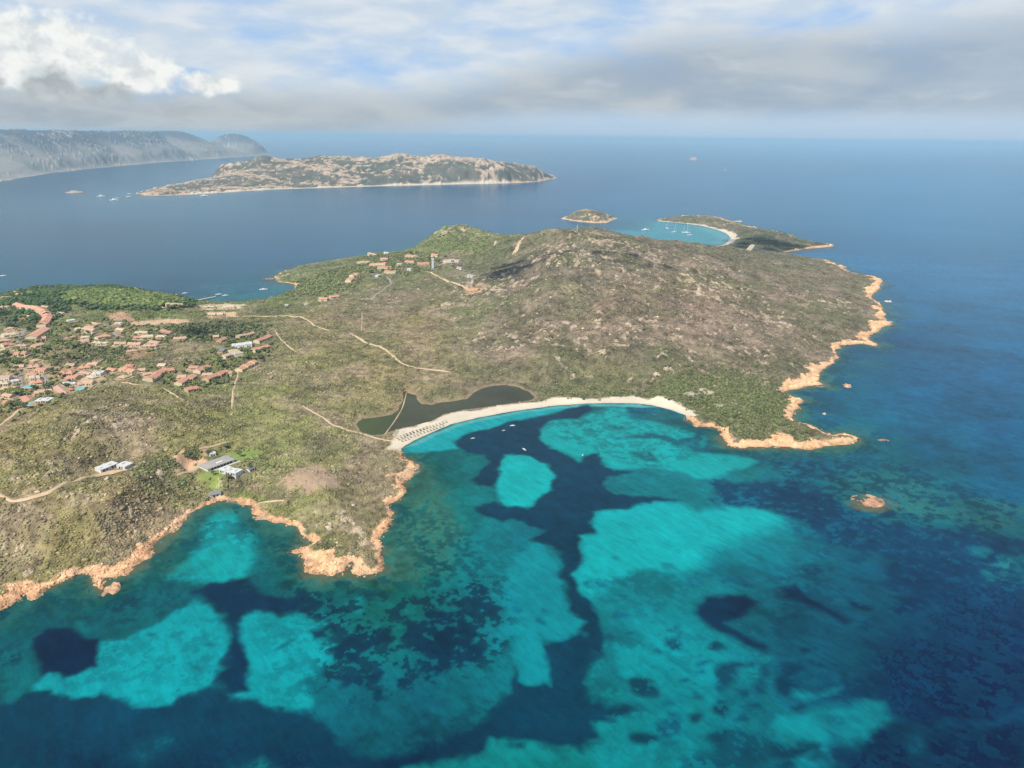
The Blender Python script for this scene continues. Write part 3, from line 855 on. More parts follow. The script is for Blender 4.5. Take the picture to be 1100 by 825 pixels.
# ================================================================== LAGOON
def flat_poly(name, poly, z, mat, col=None):
    import mathutils.geometry as mg
    v = [(p[0], p[1], z) for p in poly]
    tr = mg.tessellate_polygon([[mathutils.Vector(p) for p in v]])
    fs = []
    for t in tr:
        a, b, c = (v[i] for i in t)
        up = (b[0] - a[0]) * (c[1] - a[1]) - (b[1] - a[1]) * (c[0] - a[0])
        fs.append(t if up > 0 else t[::-1])
    return np_mesh(name, v, None, fs, mat, col, smooth=False)


# the basin outline pushed outward a little so that the water meets the shelving mud
c_ = lagoon_w.mean(0)
M_LAG = mat_attr('lagoon_water', 0.03, 0.15, 0.18, 0.0, 0.3, 0.3, 0.06)
jl, il = np.nonzero(landm)
lag_sel = np.zeros(GX.shape, bool)
tmp = np.zeros(len(Xs), bool); tmp[lsd > -3.5] = True
lag_sel[landm] = tmp
lq, _, _ = grid_faces(lag_sel)
Vl = Vg.copy(); Vl[:, 2] = LAG_Z
west = sst(Xs - np.interp(Ys, *zip(*sorted([(at(416, 466, .8)[1], at(416, 466, .8)[0]), (at(431, 441, .8)[1], at(431, 441, .8)[0]), (at(436, 422, .8)[1], at(436, 422, .8)[0])]))), 14, -14)
lc = s2l((70, 71, 48)) * (1 - west[:, None]) + s2l((72, 80, 38)) * west[:, None]
lc = lc * (1 + fbm(Xs, Ys, 40, 4, 121)[:, None] * .5)
Cl = np.zeros((GX.size, 3), np.float32); Cl[landm.ravel()] = np.clip(lc / KLAND, .01, .5)
struct(sub_mesh('lagoon', lq, Vl, Cl, M_LAG))

# ================================================================== SEA
pys = np.concatenate([np.arange(846, 152, -0.92), [151.5, 151, 150.5, 150, 149.6, 149.2, 148.8, 148.4, 148, 147.6, 147.2, 146.8, 146.5]])
yv = np.array([at(550, p, 0)[1] for p in pys])
yv = np.concatenate([[-3000, -400, 0, 120, 230], yv, [92000]])
uu = np.linspace(-1.02, 1.02, 1480)
uu = np.concatenate([[-9, -4, -2, -1.4, -1.1], uu, [1.1, 1.4, 2, 4, 9]])
SX = uu[None, :] * np.maximum(yv, 230)[:, None]
SX = np.clip(SX, -95000, 95000)
SY = np.repeat(yv[:, None], len(uu), 1)

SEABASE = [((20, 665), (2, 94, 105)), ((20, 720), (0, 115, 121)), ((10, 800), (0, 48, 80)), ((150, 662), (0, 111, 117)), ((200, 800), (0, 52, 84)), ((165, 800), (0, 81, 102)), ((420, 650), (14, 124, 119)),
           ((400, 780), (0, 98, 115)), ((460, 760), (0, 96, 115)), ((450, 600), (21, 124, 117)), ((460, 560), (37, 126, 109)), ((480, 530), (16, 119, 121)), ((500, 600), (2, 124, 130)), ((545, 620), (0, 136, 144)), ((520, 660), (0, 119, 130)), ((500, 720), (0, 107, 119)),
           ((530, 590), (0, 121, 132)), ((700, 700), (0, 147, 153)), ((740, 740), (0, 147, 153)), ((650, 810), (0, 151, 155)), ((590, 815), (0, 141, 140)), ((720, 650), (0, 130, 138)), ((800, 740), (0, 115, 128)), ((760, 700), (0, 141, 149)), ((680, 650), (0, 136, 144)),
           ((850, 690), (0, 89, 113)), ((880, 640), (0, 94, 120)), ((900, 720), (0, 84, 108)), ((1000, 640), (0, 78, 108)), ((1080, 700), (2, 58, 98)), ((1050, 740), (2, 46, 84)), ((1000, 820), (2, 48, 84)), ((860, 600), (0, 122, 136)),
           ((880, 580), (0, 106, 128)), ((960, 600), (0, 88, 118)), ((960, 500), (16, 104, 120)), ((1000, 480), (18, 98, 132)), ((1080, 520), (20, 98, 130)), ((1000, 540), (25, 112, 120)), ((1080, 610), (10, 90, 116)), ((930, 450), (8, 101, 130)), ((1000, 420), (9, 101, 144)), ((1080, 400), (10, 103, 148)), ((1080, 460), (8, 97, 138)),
           ((900, 400), (8, 94, 126)), ((915, 380), (7, 92, 126)), ((960, 370), (8, 82, 122)), ((980, 330), (12, 111, 154)), ((1000, 300), (15, 117, 162)), ((1080, 300), (15, 117, 164)), ((1000, 200), (32, 132, 178)), ((800, 200), (28, 120, 164)), ((600, 200), (20, 93, 135)), ((300, 240), (19, 90, 122)), ((450, 230), (19, 92, 128)), ((1000, 240), (27, 128, 172)), ((700, 215), (25, 112, 154)), ((300, 280), (17, 86, 120)),  # far blues hold the water colour plus painted sky reflection
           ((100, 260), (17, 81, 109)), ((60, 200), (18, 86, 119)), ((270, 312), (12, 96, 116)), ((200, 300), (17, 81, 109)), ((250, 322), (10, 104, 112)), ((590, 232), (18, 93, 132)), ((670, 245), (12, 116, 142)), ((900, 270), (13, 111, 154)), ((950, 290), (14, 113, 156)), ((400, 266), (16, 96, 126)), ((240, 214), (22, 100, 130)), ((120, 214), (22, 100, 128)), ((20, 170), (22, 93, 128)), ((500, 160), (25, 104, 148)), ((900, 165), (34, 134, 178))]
xs_ = SX / np.maximum(SY, 230) * 800
ys_ = np.log(np.maximum(SY, 120)) * 330
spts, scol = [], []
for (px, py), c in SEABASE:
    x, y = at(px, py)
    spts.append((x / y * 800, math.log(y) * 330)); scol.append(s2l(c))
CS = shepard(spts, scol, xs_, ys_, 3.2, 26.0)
m1x = fbm(SX, SY, 48, 5, 201, .62); m1y = fbm(SX, SY, 48, 5, 203, .62)
m2x = fbm(SX, SY, 14, 3, 205, .6); m2y = fbm(SX, SY, 14, 3, 207, .6)
mA = fbm(SX, SY, 26, 5, 211, .62); mB = fbm(SX, SY, 9, 4, 213, .6); mD = fbm(SX, SY, 4.2, 3, 217, .6); mC = fbm(SX, SY, 75, 4, 215)
nearf = sst(SY, 2500, 700)
CS = CS * (1 + (mC * .55 + mA * .40 + mB * .30 + mD * .22)[..., None] * nearf[..., None])
CS = CS * (1 + (fbm(SX * .35, SY, 420, 4, 219) * .20 + fbm(SX * .3, SY, 110, 3, 221) * .14)[..., None] * sst(SY, 700, 1800)[..., None])

TEAL_D, DARK, NAVY = (0, 72, 96), (0, 70, 95), (0, 48, 80)
BR, BR2, MID = (0, 168, 176), (0, 156, 164), (0, 130, 140)
# (pixels, colour, softness m, edge wobble m, strength, breakup)
PATCH = [
    # broad tones first
    ([(887, 522), (925, 506), (965, 508), (1000, 523), (1050, 535), (1110, 545), (1110, 580), (1062, 574), (1025, 561), (987, 554), (950, 556), (925, 549), (900, 536)], (58, 124, 118), 16, 14, .75, .25),
    ([(1062, 614), (1105, 597), (1105, 628), (1068, 628)], (52, 140, 142), 9, 10, .85, .2),
    ([(936, 468), (955, 478), (985, 500), (960, 505), (930, 490)], (42, 116, 122), 14, 10, .6, .3),
    ([(858, 470), (905, 480), (935, 482), (900, 497), (840, 492)], (48, 118, 118), 9, 6, .55, .4),
    ([(428, 545), (445, 512), (462, 500), (486, 530), (492, 575), (475, 622), (430, 632), (405, 630), (412, 606), (418, 575)], (74, 124, 104), 12, 10, .7, .3),
    ([(300, 630), (330, 626), (400, 628), (430, 632), (425, 655), (390, 668), (340, 640)], (40, 116, 106), 10, 8, .5, .4),
    ([(0, 660), (60, 640), (130, 626), (180, 600), (205, 575), (212, 590), (180, 622), (130, 645), (60, 662), (0, 680)], (44, 108, 100), 9, 8, .55, .4),
    # left sands
    ([(110, 687), (150, 680), (175, 667), (190, 655), (207, 645), (225, 652), (237, 667), (250, 685), (247, 700), (235, 717), (227, 732), (215, 742), (195, 747), (185, 755), (162, 759), (145, 757), (127, 752), (100, 754), (82, 752), (65, 746), (60, 741), (45, 740), (44, 736), (57, 721), (66, 721), (69, 730), (75, 726), (87, 720), (105, 715), (106, 702)], (0, 168, 174), 3.2, 4, 1, .04),
    ([(240, 546), (252, 552), (265, 572), (270, 590), (275, 605), (267, 615), (245, 627), (225, 626), (207, 622), (180, 620), (190, 607), (205, 597), (212, 582), (215, 567), (225, 557), (235, 548)], (0, 174, 174), 6, 4, 1, .0),
    ([(20, 705), (35, 702), (45, 712), (46, 724), (40, 738), (20, 760), (5, 758), (0, 740), (0, 725)], (0, 126, 134), 6, 6, .8, .2),
    ([(82, 668), (95, 664), (97, 680), (88, 680)], (0, 132, 136), 3, 3, .8, .1),
    ([(275, 658), (290, 662), (322, 660), (332, 671), (347, 667), (352, 673), (332, 680), (335, 690), (362, 692), (352, 705), (356, 715), (325, 730), (337, 745), (330, 764), (317, 764), (310, 759), (275, 755), (275, 750), (242, 752), (240, 747), (262, 742), (261, 720), (262, 695), (257, 675), (259, 665)], (0, 166, 172), 3.5, 4, 1, .04),
    ([(372, 648), (386, 642), (395, 652), (388, 660), (376, 658)], (0, 146, 150), 4, 4, .8, .1),
    ([(396, 770), (420, 765), (435, 780), (415, 805), (385, 802)], (0, 116, 130), 9, 9, .7, .3), ([(462, 755), (475, 760), (476, 766), (465, 762)], (0, 124, 136), 3, 3, .7, .1),
    # bay sands
    ([(579, 462), (592, 452), (620, 449), (640, 443), (655, 438), (672, 440), (676, 450), (700, 452), (720, 458), (745, 464), (747, 470), (735, 477), (745, 485), (765, 487), (787, 488), (812, 494), (803, 502), (782, 507), (775, 514), (750, 514), (725, 507), (700, 504), (660, 504), (645, 496), (642, 489), (627, 489), (622, 496), (610, 487), (592, 479), (578, 470)], (0, 176, 174), 5, 4, 1, .04),
    ([(775, 514), (800, 503), (825, 497), (850, 508), (835, 518), (800, 518)], (0, 138, 142), 8, 6, .8, .3),
    ([(655, 514), (690, 507), (725, 508), (750, 516), (770, 518), (778, 535), (762, 546), (735, 546), (722, 537), (690, 533), (660, 530), (646, 522)], (0, 124, 132), 6, 6, .95, .2),
    ([(619, 576), (636, 574), (637, 550), (667, 547), (690, 540), (712, 539), (732, 541), (745, 548), (775, 545), (800, 544), (825, 546), (840, 556), (852, 571), (852, 589), (840, 604), (800, 605), (770, 606), (745, 613), (720, 613), (690, 616), (665, 622), (645, 638), (630, 645), (620, 635), (615, 620), (622, 594)], (0, 184, 186), 7, 4, 1, .0),
    ([(545, 488), (567, 490), (585, 499), (595, 514), (592, 526), (575, 536), (567, 545), (550, 545), (537, 540), (532, 519), (539, 494)], (0, 188, 186), 3.5, 3, 1, .0),
    ([(550, 600), (567, 586), (585, 589), (600, 609), (602, 620), (606, 652), (625, 670), (622, 680), (612, 687), (582, 691), (582, 705), (591, 720), (590, 732), (565, 732), (557, 725), (552, 695), (545, 680), (540, 655), (545, 625)], (0, 150, 160), 4.5, 6, 1, .12),
    ([(550, 566), (575, 565), (586, 571), (570, 583), (548, 590)], (0, 126, 142), 4, 5, .8, .2),
    ([(762, 590), (800, 575), (850, 560), (866, 590), (850, 615), (800, 628), (755, 616)], (0, 116, 132), 13, 6, .8, .1),
    # shallow band along the beach
    ([(429, 486), (450, 474), (470, 465), (500, 453), (550, 443), (600, 437), (632, 435), (602, 441), (577, 447), (552, 451), (526, 461), (500, 466), (487, 474), (491, 481), (470, 484), (450, 486)], (34, 178, 182), 4, 3, .95, .05),
    ([(430, 483), (448, 473), (468, 464), (490, 455), (520, 448), (560, 441), (600, 436), (640, 434), (680, 434), (705, 437), (690, 438), (640, 437), (600, 438.5), (562, 443), (522, 451), (492, 458), (470, 467), (450, 477)], (110, 196, 190), 3, 2, .8, 0),
    # brown reef flat at the end of the beach
    ([(690, 439), (716, 441), (738, 450), (752, 461), (738, 460), (715, 456), (692, 449)], (48, 104, 104), 5, 5, .8, .35),
    ([(738, 452), (752, 462), (776, 465), (780, 482), (764, 485), (750, 478), (742, 464)], (14, 98, 112), 4, 4, .85, .3), (ell(755, 473.5, 5, 7), (0, 150, 156), 3, 2, .8, 0),
    ([(632, 440), (650, 437), (665, 438), (640, 447)], (30, 128, 128), 4, 4, .6, .3),
    ([(600, 454), (625, 450), (640, 455), (640, 463), (615, 462)], (20, 140, 138), 6, 5, .6, .4),
    # sea grass meadows
    ([(487, 474), (500, 466), (525, 461), (550, 452), (575, 448), (592, 444), (612, 438), (632, 436), (634, 441), (620, 447), (592, 451), (578, 459), (579, 471), (592, 481), (610, 489), (622, 498), (628, 491), (642, 487), (645, 499), (660, 505), (686, 508), (655, 514), (647, 521), (660, 531), (690, 534), (724, 534), (718, 537), (690, 541), (667, 548), (637, 549), (636, 574), (619, 576), (622, 594), (615, 620), (617, 635), (630, 647), (645, 665), (647, 685), (645, 705), (630, 717), (627, 730), (635, 745), (650, 752), (655, 768), (640, 771), (645, 780), (647, 787), (635, 792), (628, 796), (631, 808), (622, 806), (619, 797), (575, 797), (550, 796), (528, 800), (520, 812), (475, 821), (430, 826), (60, 832), (-40, 830), (-40, 770), (0, 765), (15, 760), (27, 752), (37, 744), (60, 742), (65, 746), (82, 754), (127, 752), (145, 757), (162, 759), (185, 756), (197, 747), (217, 744), (240, 745), (242, 752), (275, 755), (310, 759), (335, 764), (350, 772), (360, 787), (382, 802), (405, 810), (430, 806), (475, 800), (500, 785), (525, 775), (538, 755), (550, 725), (552, 710), (557, 726), (565, 732), (591, 732), (592, 720), (583, 707), (582, 690), (612, 687), (622, 680), (625, 667), (610, 657), (606, 635), (604, 620), (597, 606), (600, 596), (586, 588), (568, 584), (580, 570), (567, 564), (550, 559), (540, 563), (525, 558), (512, 552), (514, 545), (530, 538), (550, 545), (567, 545), (575, 536), (592, 526), (595, 514), (585, 499), (567, 490), (545, 488), (539, 494), (532, 519), (525, 522), (512, 519), (502, 514), (515, 506), (527, 496), (522, 489), (500, 485), (491, 478)], DARK, 3.2, 5.5, 1, .06),
    ([(60, 800), (330, 790), (520, 800), (430, 840), (60, 840)], (0, 44, 76), 20, 14, .7, .2),
    (ell(160, 805, 14, 12), (0, 108, 122), 9, 8, .75, .2), (ell(172, 794, 6, 6), (0, 116, 130), 5, 4, .7, .2), ([(0, 815), (10, 812), (22, 825), (0, 830)], (0, 110, 120), 6, 4, .5, .2), ([(250, 818), (272, 812), (300, 826), (250, 828)], (0, 100, 112), 5, 4, .6, .2), ([(273, 816), (282, 812), (300, 824), (276, 828)], (0, 136, 138), 4, 3, .7, .1),
    ([(430, 824), (475, 820), (520, 815), (528, 800), (550, 797), (575, 798), (620, 799), (640, 812), (640, 832), (430, 832)], (0, 140, 140), 4, 5, .95, .1), (ell(553, 803, 7, 6), (0, 88, 106), 3, 3, .9, .2),
    ([(202, 634), (225, 627), (250, 622), (262, 622), (270, 632), (285, 640), (325, 645), (325, 655), (300, 662), (275, 657), (265, 660), (257, 665), (256, 680), (262, 695), (262, 715), (260, 740), (242, 742), (227, 734), (235, 720), (247, 702), (250, 685), (245, 670), (235, 657), (220, 642), (205, 637)], (4, 60, 88), 3.5, 5, 1, .08),
    ([(52, 674), (75, 674), (85, 679), (97, 685), (109, 686), (107, 700), (105, 715), (95, 717), (82, 725), (70, 727), (67, 722), (57, 720), (48, 724), (46, 712), (42, 702), (35, 695), (37, 685), (45, 680)], (0, 52, 82), 2.4, 2, 1, .03),
    ([(110, 652), (122, 644), (138, 640), (156, 644), (146, 652), (132, 658), (115, 658)], (4, 78, 96), 3, 5, .9, .5), ([(20, 660), (50, 650), (70, 648), (50, 660), (25, 666)], (4, 78, 96), 4, 5, .7, .5), ([(0, 690), (30, 694), (22, 712), (0, 718)], (2, 76, 98), 5, 6, .8, .4),
    ([(125, 684), (150, 672), (165, 668), (158, 676), (140, 686)], (4, 108, 116), 3, 5, .7, .5), ([(165, 642), (190, 633), (205, 630), (195, 640), (175, 646)], (4, 92, 108), 3, 4, .7, .4),
    (ell(161, 682, 4, 2), (0, 110, 124), 2, 2, .7, .2), (ell(228, 692, 6, 2.5), (0, 120, 132), 2, 2, .7, .2), (ell(213, 717, 5, 2), (0, 118, 130), 2, 2, .7, .2), (ell(152, 745, 5, 2), (0, 120, 132), 2, 2, .6, .2), (ell(190, 743, 5, 3), (0, 118, 130), 2, 2, .7, .2),
    # rock and weed patches off the point
    ([(315, 632), (340, 634), (356, 640), (360, 650), (375, 657), (375, 670), (362, 682), (350, 680), (347, 667), (335, 672), (325, 665), (322, 645)], (4, 66, 90), 2.5, 6, .95, .42),
    ([(332, 680), (347, 680), (350, 686), (335, 689)], (4, 66, 90), 2, 4, .9, .2),
    ([(352, 702), (367, 690), (387, 672), (405, 675), (427, 675), (425, 682), (405, 692), (387, 702), (390, 712), (382, 712), (375, 707), (357, 710)], (4, 64, 88), 2.2, 6, .95, .35),
    ([(440, 685), (450, 667), (465, 655), (482, 660), (500, 662), (510, 672), (510, 690), (525, 692), (520, 700), (500, 710), (487, 712), (482, 722), (465, 720), (442, 717), (457, 707), (447, 697)], (4, 64, 90), 2.2, 7, .95, .30),
    ([(480, 645), (495, 632), (535, 635), (535, 652), (520, 660), (507, 665), (497, 657), (482, 652)], (4, 70, 94), 2.5, 7, .9, .40),
    ([(364, 728), (412, 722), (412, 732), (395, 740), (370, 739)], (4, 66, 92), 2.4, 5, .95, .25), ([(425, 727), (450, 722), (445, 740), (430, 735)], (4, 66, 92), 2.4, 5, .9, .3), (ell(406, 746, 5, 6), (4, 62, 88), 2, 3, .9, .2),
    ([(417, 667), (447, 658), (452, 660), (435, 668), (420, 670)], (4, 72, 94), 2, 4, .85, .3), ([(448, 622), (470, 618), (485, 628), (470, 634), (452, 630)], (4, 84, 100), 2.5, 6, .7, .5), (ell(400, 641, 8, 5), (4, 84, 100), 3, 4, .7, .4), (ell(340, 735, 10, 8), (2, 104, 120), 4, 5, .6, .5), (ell(305, 694, 14, 3, 14, -.5), (2, 104, 118), 2, 4, .7, .4),
    ([(445, 578), (456, 576), (470, 600), (485, 615), (478, 620), (458, 606)], (10, 84, 96), 2.5, 6, .55, .62), ([(428, 580), (436, 590), (430, 606), (424, 600)], (12, 86, 96), 3, 5, .5, .6),
    ([(275, 560), (300, 572), (312, 590), (318, 605), (325, 625), (300, 615), (285, 590)], (8, 84, 92), 6, 7, .65, .5), ([(208, 560), (222, 552), (215, 566), (200, 582), (186, 592), (190, 578)], (10, 84, 90), 4, 5, .6, .5), ([(130, 630), (170, 606), (185, 598), (165, 622), (140, 636)], (8, 88, 98), 6, 7, .55, .5),
    # weed lines in the bay
    ([(660, 471), (675, 467.5), (697, 465), (715, 468), (730, 472.5), (745, 469), (750, 463), (752, 468), (742, 475), (732, 480), (722, 475.5), (705, 471), (680, 471), (664, 474)], (4, 92, 110), 2.6, 3, .9, .2),
    ([(677, 486), (700, 485), (707, 495), (692, 497), (683, 491)], (2, 104, 114), 3, 4, .85, .2), ([(672, 438), (700, 438), (711, 441), (690, 444), (675, 444)], (10, 88, 112), 3, 3, .85, .25), ([(654, 457), (672, 458), (668, 461), (657, 460)], (4, 110, 124), 2, 3, .8, .3), (ell(732, 493, 5, 4), (2, 130, 138), 3, 3, .6, .3), ([(690, 499), (715, 499), (728, 504), (700, 503)], (2, 122, 132), 3, 4, .7, .3), ([(650, 468), (690, 462), (700, 466), (665, 474)], (2, 130, 136), 4, 4, .5, .3),
    (ell(660, 600, 4, 3), (0, 146, 156), 2, 2, .6, .1), ([(710, 604), (722, 606), (728, 612), (715, 611)], (0, 118, 134), 3, 3, .7, .2), ([(650, 620), (690, 612), (705, 616), (680, 626), (650, 632)], (0, 118, 130), 6, 6, .7, .3), ([(655, 632), (700, 620), (740, 622), (745, 650), (700, 655), (660, 650)], (0, 118, 128), 9, 9, .7, .3),
    ([(765, 519), (782, 516), (825, 518), (845, 520), (862, 526), (895, 532), (907, 540), (930, 550), (955, 562), (1000, 569), (1037, 565), (1055, 574), (1060, 584), (1035, 592), (1000, 600), (960, 603), (942, 596), (907, 588), (885, 578), (870, 565), (850, 552), (830, 545), (800, 543), (775, 544), (762, 536)], (2, 70, 104), 6, 9, .9, .22),
    ([(945, 611), (1000, 596), (1050, 600), (1075, 584), (1100, 583), (1090, 604), (1060, 615), (1040, 640), (960, 640)], (2, 66, 102), 7, 10, .85, .25),
    ([(855, 514), (875, 499), (900, 491), (930, 499), (910, 509), (912, 521), (892, 516), (870, 520)], (8, 84, 108), 3, 8, .85, .38), ([(825, 486), (840, 486), (860, 491), (855, 501), (840, 494), (825, 492)], (8, 94, 114), 3, 5, .8, .3), ([(915, 492), (950, 490), (985, 502), (960, 506), (930, 503)], (14, 96, 116), 4, 9, .6, .5),
    (ell(975, 553, 10, 4), (4, 72, 104), 2.5, 4, .9, .25), (ell(955, 552, 8, 4), (4, 76, 106), 2.5, 4, .85, .25), (ell(995, 556, 6, 3), (4, 76, 106), 2, 3, .8, .2), (ell(1029, 559, 5, 2), (6, 80, 108), 2, 3, .8, .2), (ell(1085, 551, 6, 3), (6, 78, 108), 2, 3, .8, .2), (ell(1050, 550, 9, 4), (8, 88, 112), 3, 4, .7, .3), ([(985, 530), (1020, 520), (1060, 530), (1030, 545), (1000, 540)], (10, 88, 118), 6, 9, .6, .4),
    (ell(888, 594, 9, 5), (0, 78, 110), 4, 5, .7, .3), (ell(925, 599, 11, 5), (0, 78, 110), 4, 5, .7, .3), (ell(875, 611, 11, 5), (0, 74, 106), 4, 5, .7, .3), (ell(1055, 593, 12, 5), (20, 128, 140), 4, 6, .7, .4), (ell(900, 470, 8, 3), (4, 92, 120), 4, 4, .5, .3),
    # right-hand meadows and sands
    ([(747, 650), (762, 640), (800, 640), (817, 647), (807, 660), (800, 667), (780, 670), (797, 680), (825, 693), (825, 701), (800, 692), (775, 682), (755, 670), (747, 660)], (0, 50, 82), 4.5, 3, .95, .03),
    ([(780, 668), (800, 667), (815, 675), (825, 690), (800, 682)], (0, 82, 106), 5, 4, .7, .2),
    ([(835, 630), (855, 630), (870, 642), (890, 652), (913, 667), (907, 670), (882, 655), (857, 644), (840, 640)], (0, 50, 82), 4, 3, .95, .1), (ell(925, 651, 14, 4, 14, .35), (2, 56, 88), 3, 4, .9, .2), (ell(975, 650, 20, 8, 14, -.3), (2, 54, 90), 4, 6, .85, .3), (ell(980, 624, 14, 5), (2, 60, 94), 4, 5, .8, .3), (ell(935, 670, 10, 4, 14, -.4), (2, 62, 94), 3, 4, .7, .2),
    ([(1000, 640), (1105, 615), (1105, 748), (1030, 757), (985, 765), (950, 762), (950, 745), (935, 735), (955, 718), (940, 705), (960, 695), (985, 690), (1005, 690), (1010, 665)], (3, 44, 84), 9, 14, .85, .25),
    ([(838, 710), (856, 706), (856, 730), (848, 745), (830, 742), (828, 722)], (0, 62, 92), 5, 6, .85, .2), (ell(868, 697, 8, 4), (2, 60, 90), 3, 3, .8, .2), (ell(876, 711, 11, 3.5, 14, .3), (2, 62, 92), 3, 3, .8, .2), ([(880, 735), (925, 722), (940, 740), (925, 750), (895, 752), (880, 748)], (2, 62, 94), 5, 6, .8, .2),
    ([(850, 735), (872, 745), (900, 736), (893, 742), (865, 750), (850, 745)], (0, 138, 146), 4, 4, .8, .1),
    ([(825, 792), (840, 762), (850, 767), (875, 760), (900, 760), (925, 750), (950, 752), (952, 770), (935, 792), (910, 795), (887, 787), (885, 800), (900, 817), (892, 828), (885, 812), (862, 797), (840, 797)], (0, 136, 146), 5, 5, .95, .12), ([(832, 790), (842, 768), (870, 772), (880, 785), (860, 795)], (0, 152, 160), 6, 4, .8, .05),
    (ell(892, 776, 12, 6), (0, 96, 116), 4, 5, .75, .2), (ell(858, 762, 9, 6), (0, 66, 92), 4, 4, .85, .2),
    ([(952, 766), (1000, 780), (1062, 765), (1105, 756), (1105, 763), (1080, 775), (1037, 782), (1000, 786), (960, 780)], (0, 84, 118), 5, 5, .9, .15),
    ([(887, 800), (910, 797), (945, 785), (960, 790), (970, 810), (1000, 812), (1000, 787), (1040, 786), (1080, 777), (1105, 766), (1105, 840), (890, 840)], (3, 46, 82), 6, 8, .95, .15), (ell(983, 799, 11, 12), (0, 102, 128), 5, 4, .85, .1), (ell(973, 777, 10, 4), (2, 58, 90), 3, 3, .7, .2), (ell(1032, 776, 6, 4), (2, 54, 88), 3, 3, .8, .1), (ell(1030, 798, 10, 8), (0, 72, 106), 8, 5, .6, .2),
    ([(825, 800), (850, 798), (875, 797), (880, 806), (850, 812), (825, 812)], (0, 66, 90), 4, 4, .85, .25), ([(850, 815), (870, 806), (884, 820), (880, 832), (845, 832)], (0, 138, 148), 4, 4, .85, .15), (ell(875, 812, 6, 5), (0, 74, 98), 3, 3, .8, .1), (ell(843, 821, 9, 6), (0, 66, 92), 3, 3, .8, .2),
    ([(742, 825), (755, 805), (775, 792), (800, 785), (828, 778), (828, 832), (742, 832)], (0, 84, 106), 6, 7, .85, .25), ([(800, 768), (818, 770), (822, 790), (805, 786)], (0, 138, 146), 4, 4, .6, .2), ([(780, 740), (800, 730), (822, 740), (825, 770), (800, 776), (770, 770)], (0, 98, 114), 8, 8, .6, .4),
    ([(640, 765), (665, 752), (690, 757), (700, 766), (670, 770)], (0, 92, 112), 5, 5, .7, .3), ([(625, 720), (640, 705), (655, 700), (668, 740), (650, 748), (632, 740)], (0, 116, 126), 6, 6, .6, .3), ([(645, 672), (680, 670), (690, 695), (660, 702), (648, 695)], (0, 118, 128), 5, 5, .7, .3),
]
MOTTLE = [
    ([(300, 630), (350, 625), (420, 640), (480, 625), (545, 630), (545, 690), (520, 725), (460, 730), (400, 745), (330, 740), (345, 700), (335, 670)], (3, 66, 90), 10, 10, .8, .84),
    ([(430, 560), (470, 545), (500, 580), (540, 620), (500, 640), (440, 620)], (6, 84, 100), 12, 10, .6, .78),
    ([(640, 640), (740, 640), (830, 700), (828, 800), (720, 815), (650, 790), (650, 700)], (2, 84, 104), 12, 10, .7, .80),
    ([(640, 640), (740, 640), (830, 700), (828, 800), (720, 815), (650, 790), (650, 700)], (0, 158, 164), 12, 10, .6, .72),
    ([(830, 480), (930, 475), (1000, 510), (1100, 540), (1100, 640), (960, 640), (880, 590), (830, 540)], (4, 74, 104), 12, 10, .7, .72),
    ([(830, 610), (960, 610), (1000, 660), (930, 720), (840, 720)], (2, 60, 94), 10, 10, .6, .74),
    ([(830, 610), (960, 610), (1000, 660), (930, 720), (840, 720)], (0, 106, 128), 10, 10, .5, .70),
    ([(860, 560), (960, 580), (960, 615), (870, 610)], (0, 116, 136), 10, 10, .5, .6),
    ([(950, 690), (1100, 640), (1100, 740), (960, 760)], (8, 74, 112), 10, 12, .5, .72),
    ([(560, 450), (660, 440), (740, 465), (760, 490), (700, 505), (640, 490)], (8, 128, 134), 8, 8, .55, .72),
    ([(120, 630), (200, 610), (205, 650), (150, 676), (100, 680)], (4, 92, 106), 9, 8, .6, .66),
    ([(60, 690), (240, 660), (240, 740), (70, 745)], (0, 132, 144), 9, 8, .5, .80),
    ([(275, 665), (350, 665), (335, 750), (280, 750)], (0, 128, 140), 9, 8, .5, .78),
    ([(912, 540), (925, 532), (945, 533), (962, 540), (950, 548), (922, 547)], (120, 118, 92), 6, 6, .8, .3),
    ([(884, 468), (905, 472), (925, 480), (900, 484)], (104, 116, 96), 5, 5, .6, .3),
]
_k = next(i for i, p in enumerate(PATCH) if p[1] is DARK)
PATCH[_k:_k] = MOTTLE
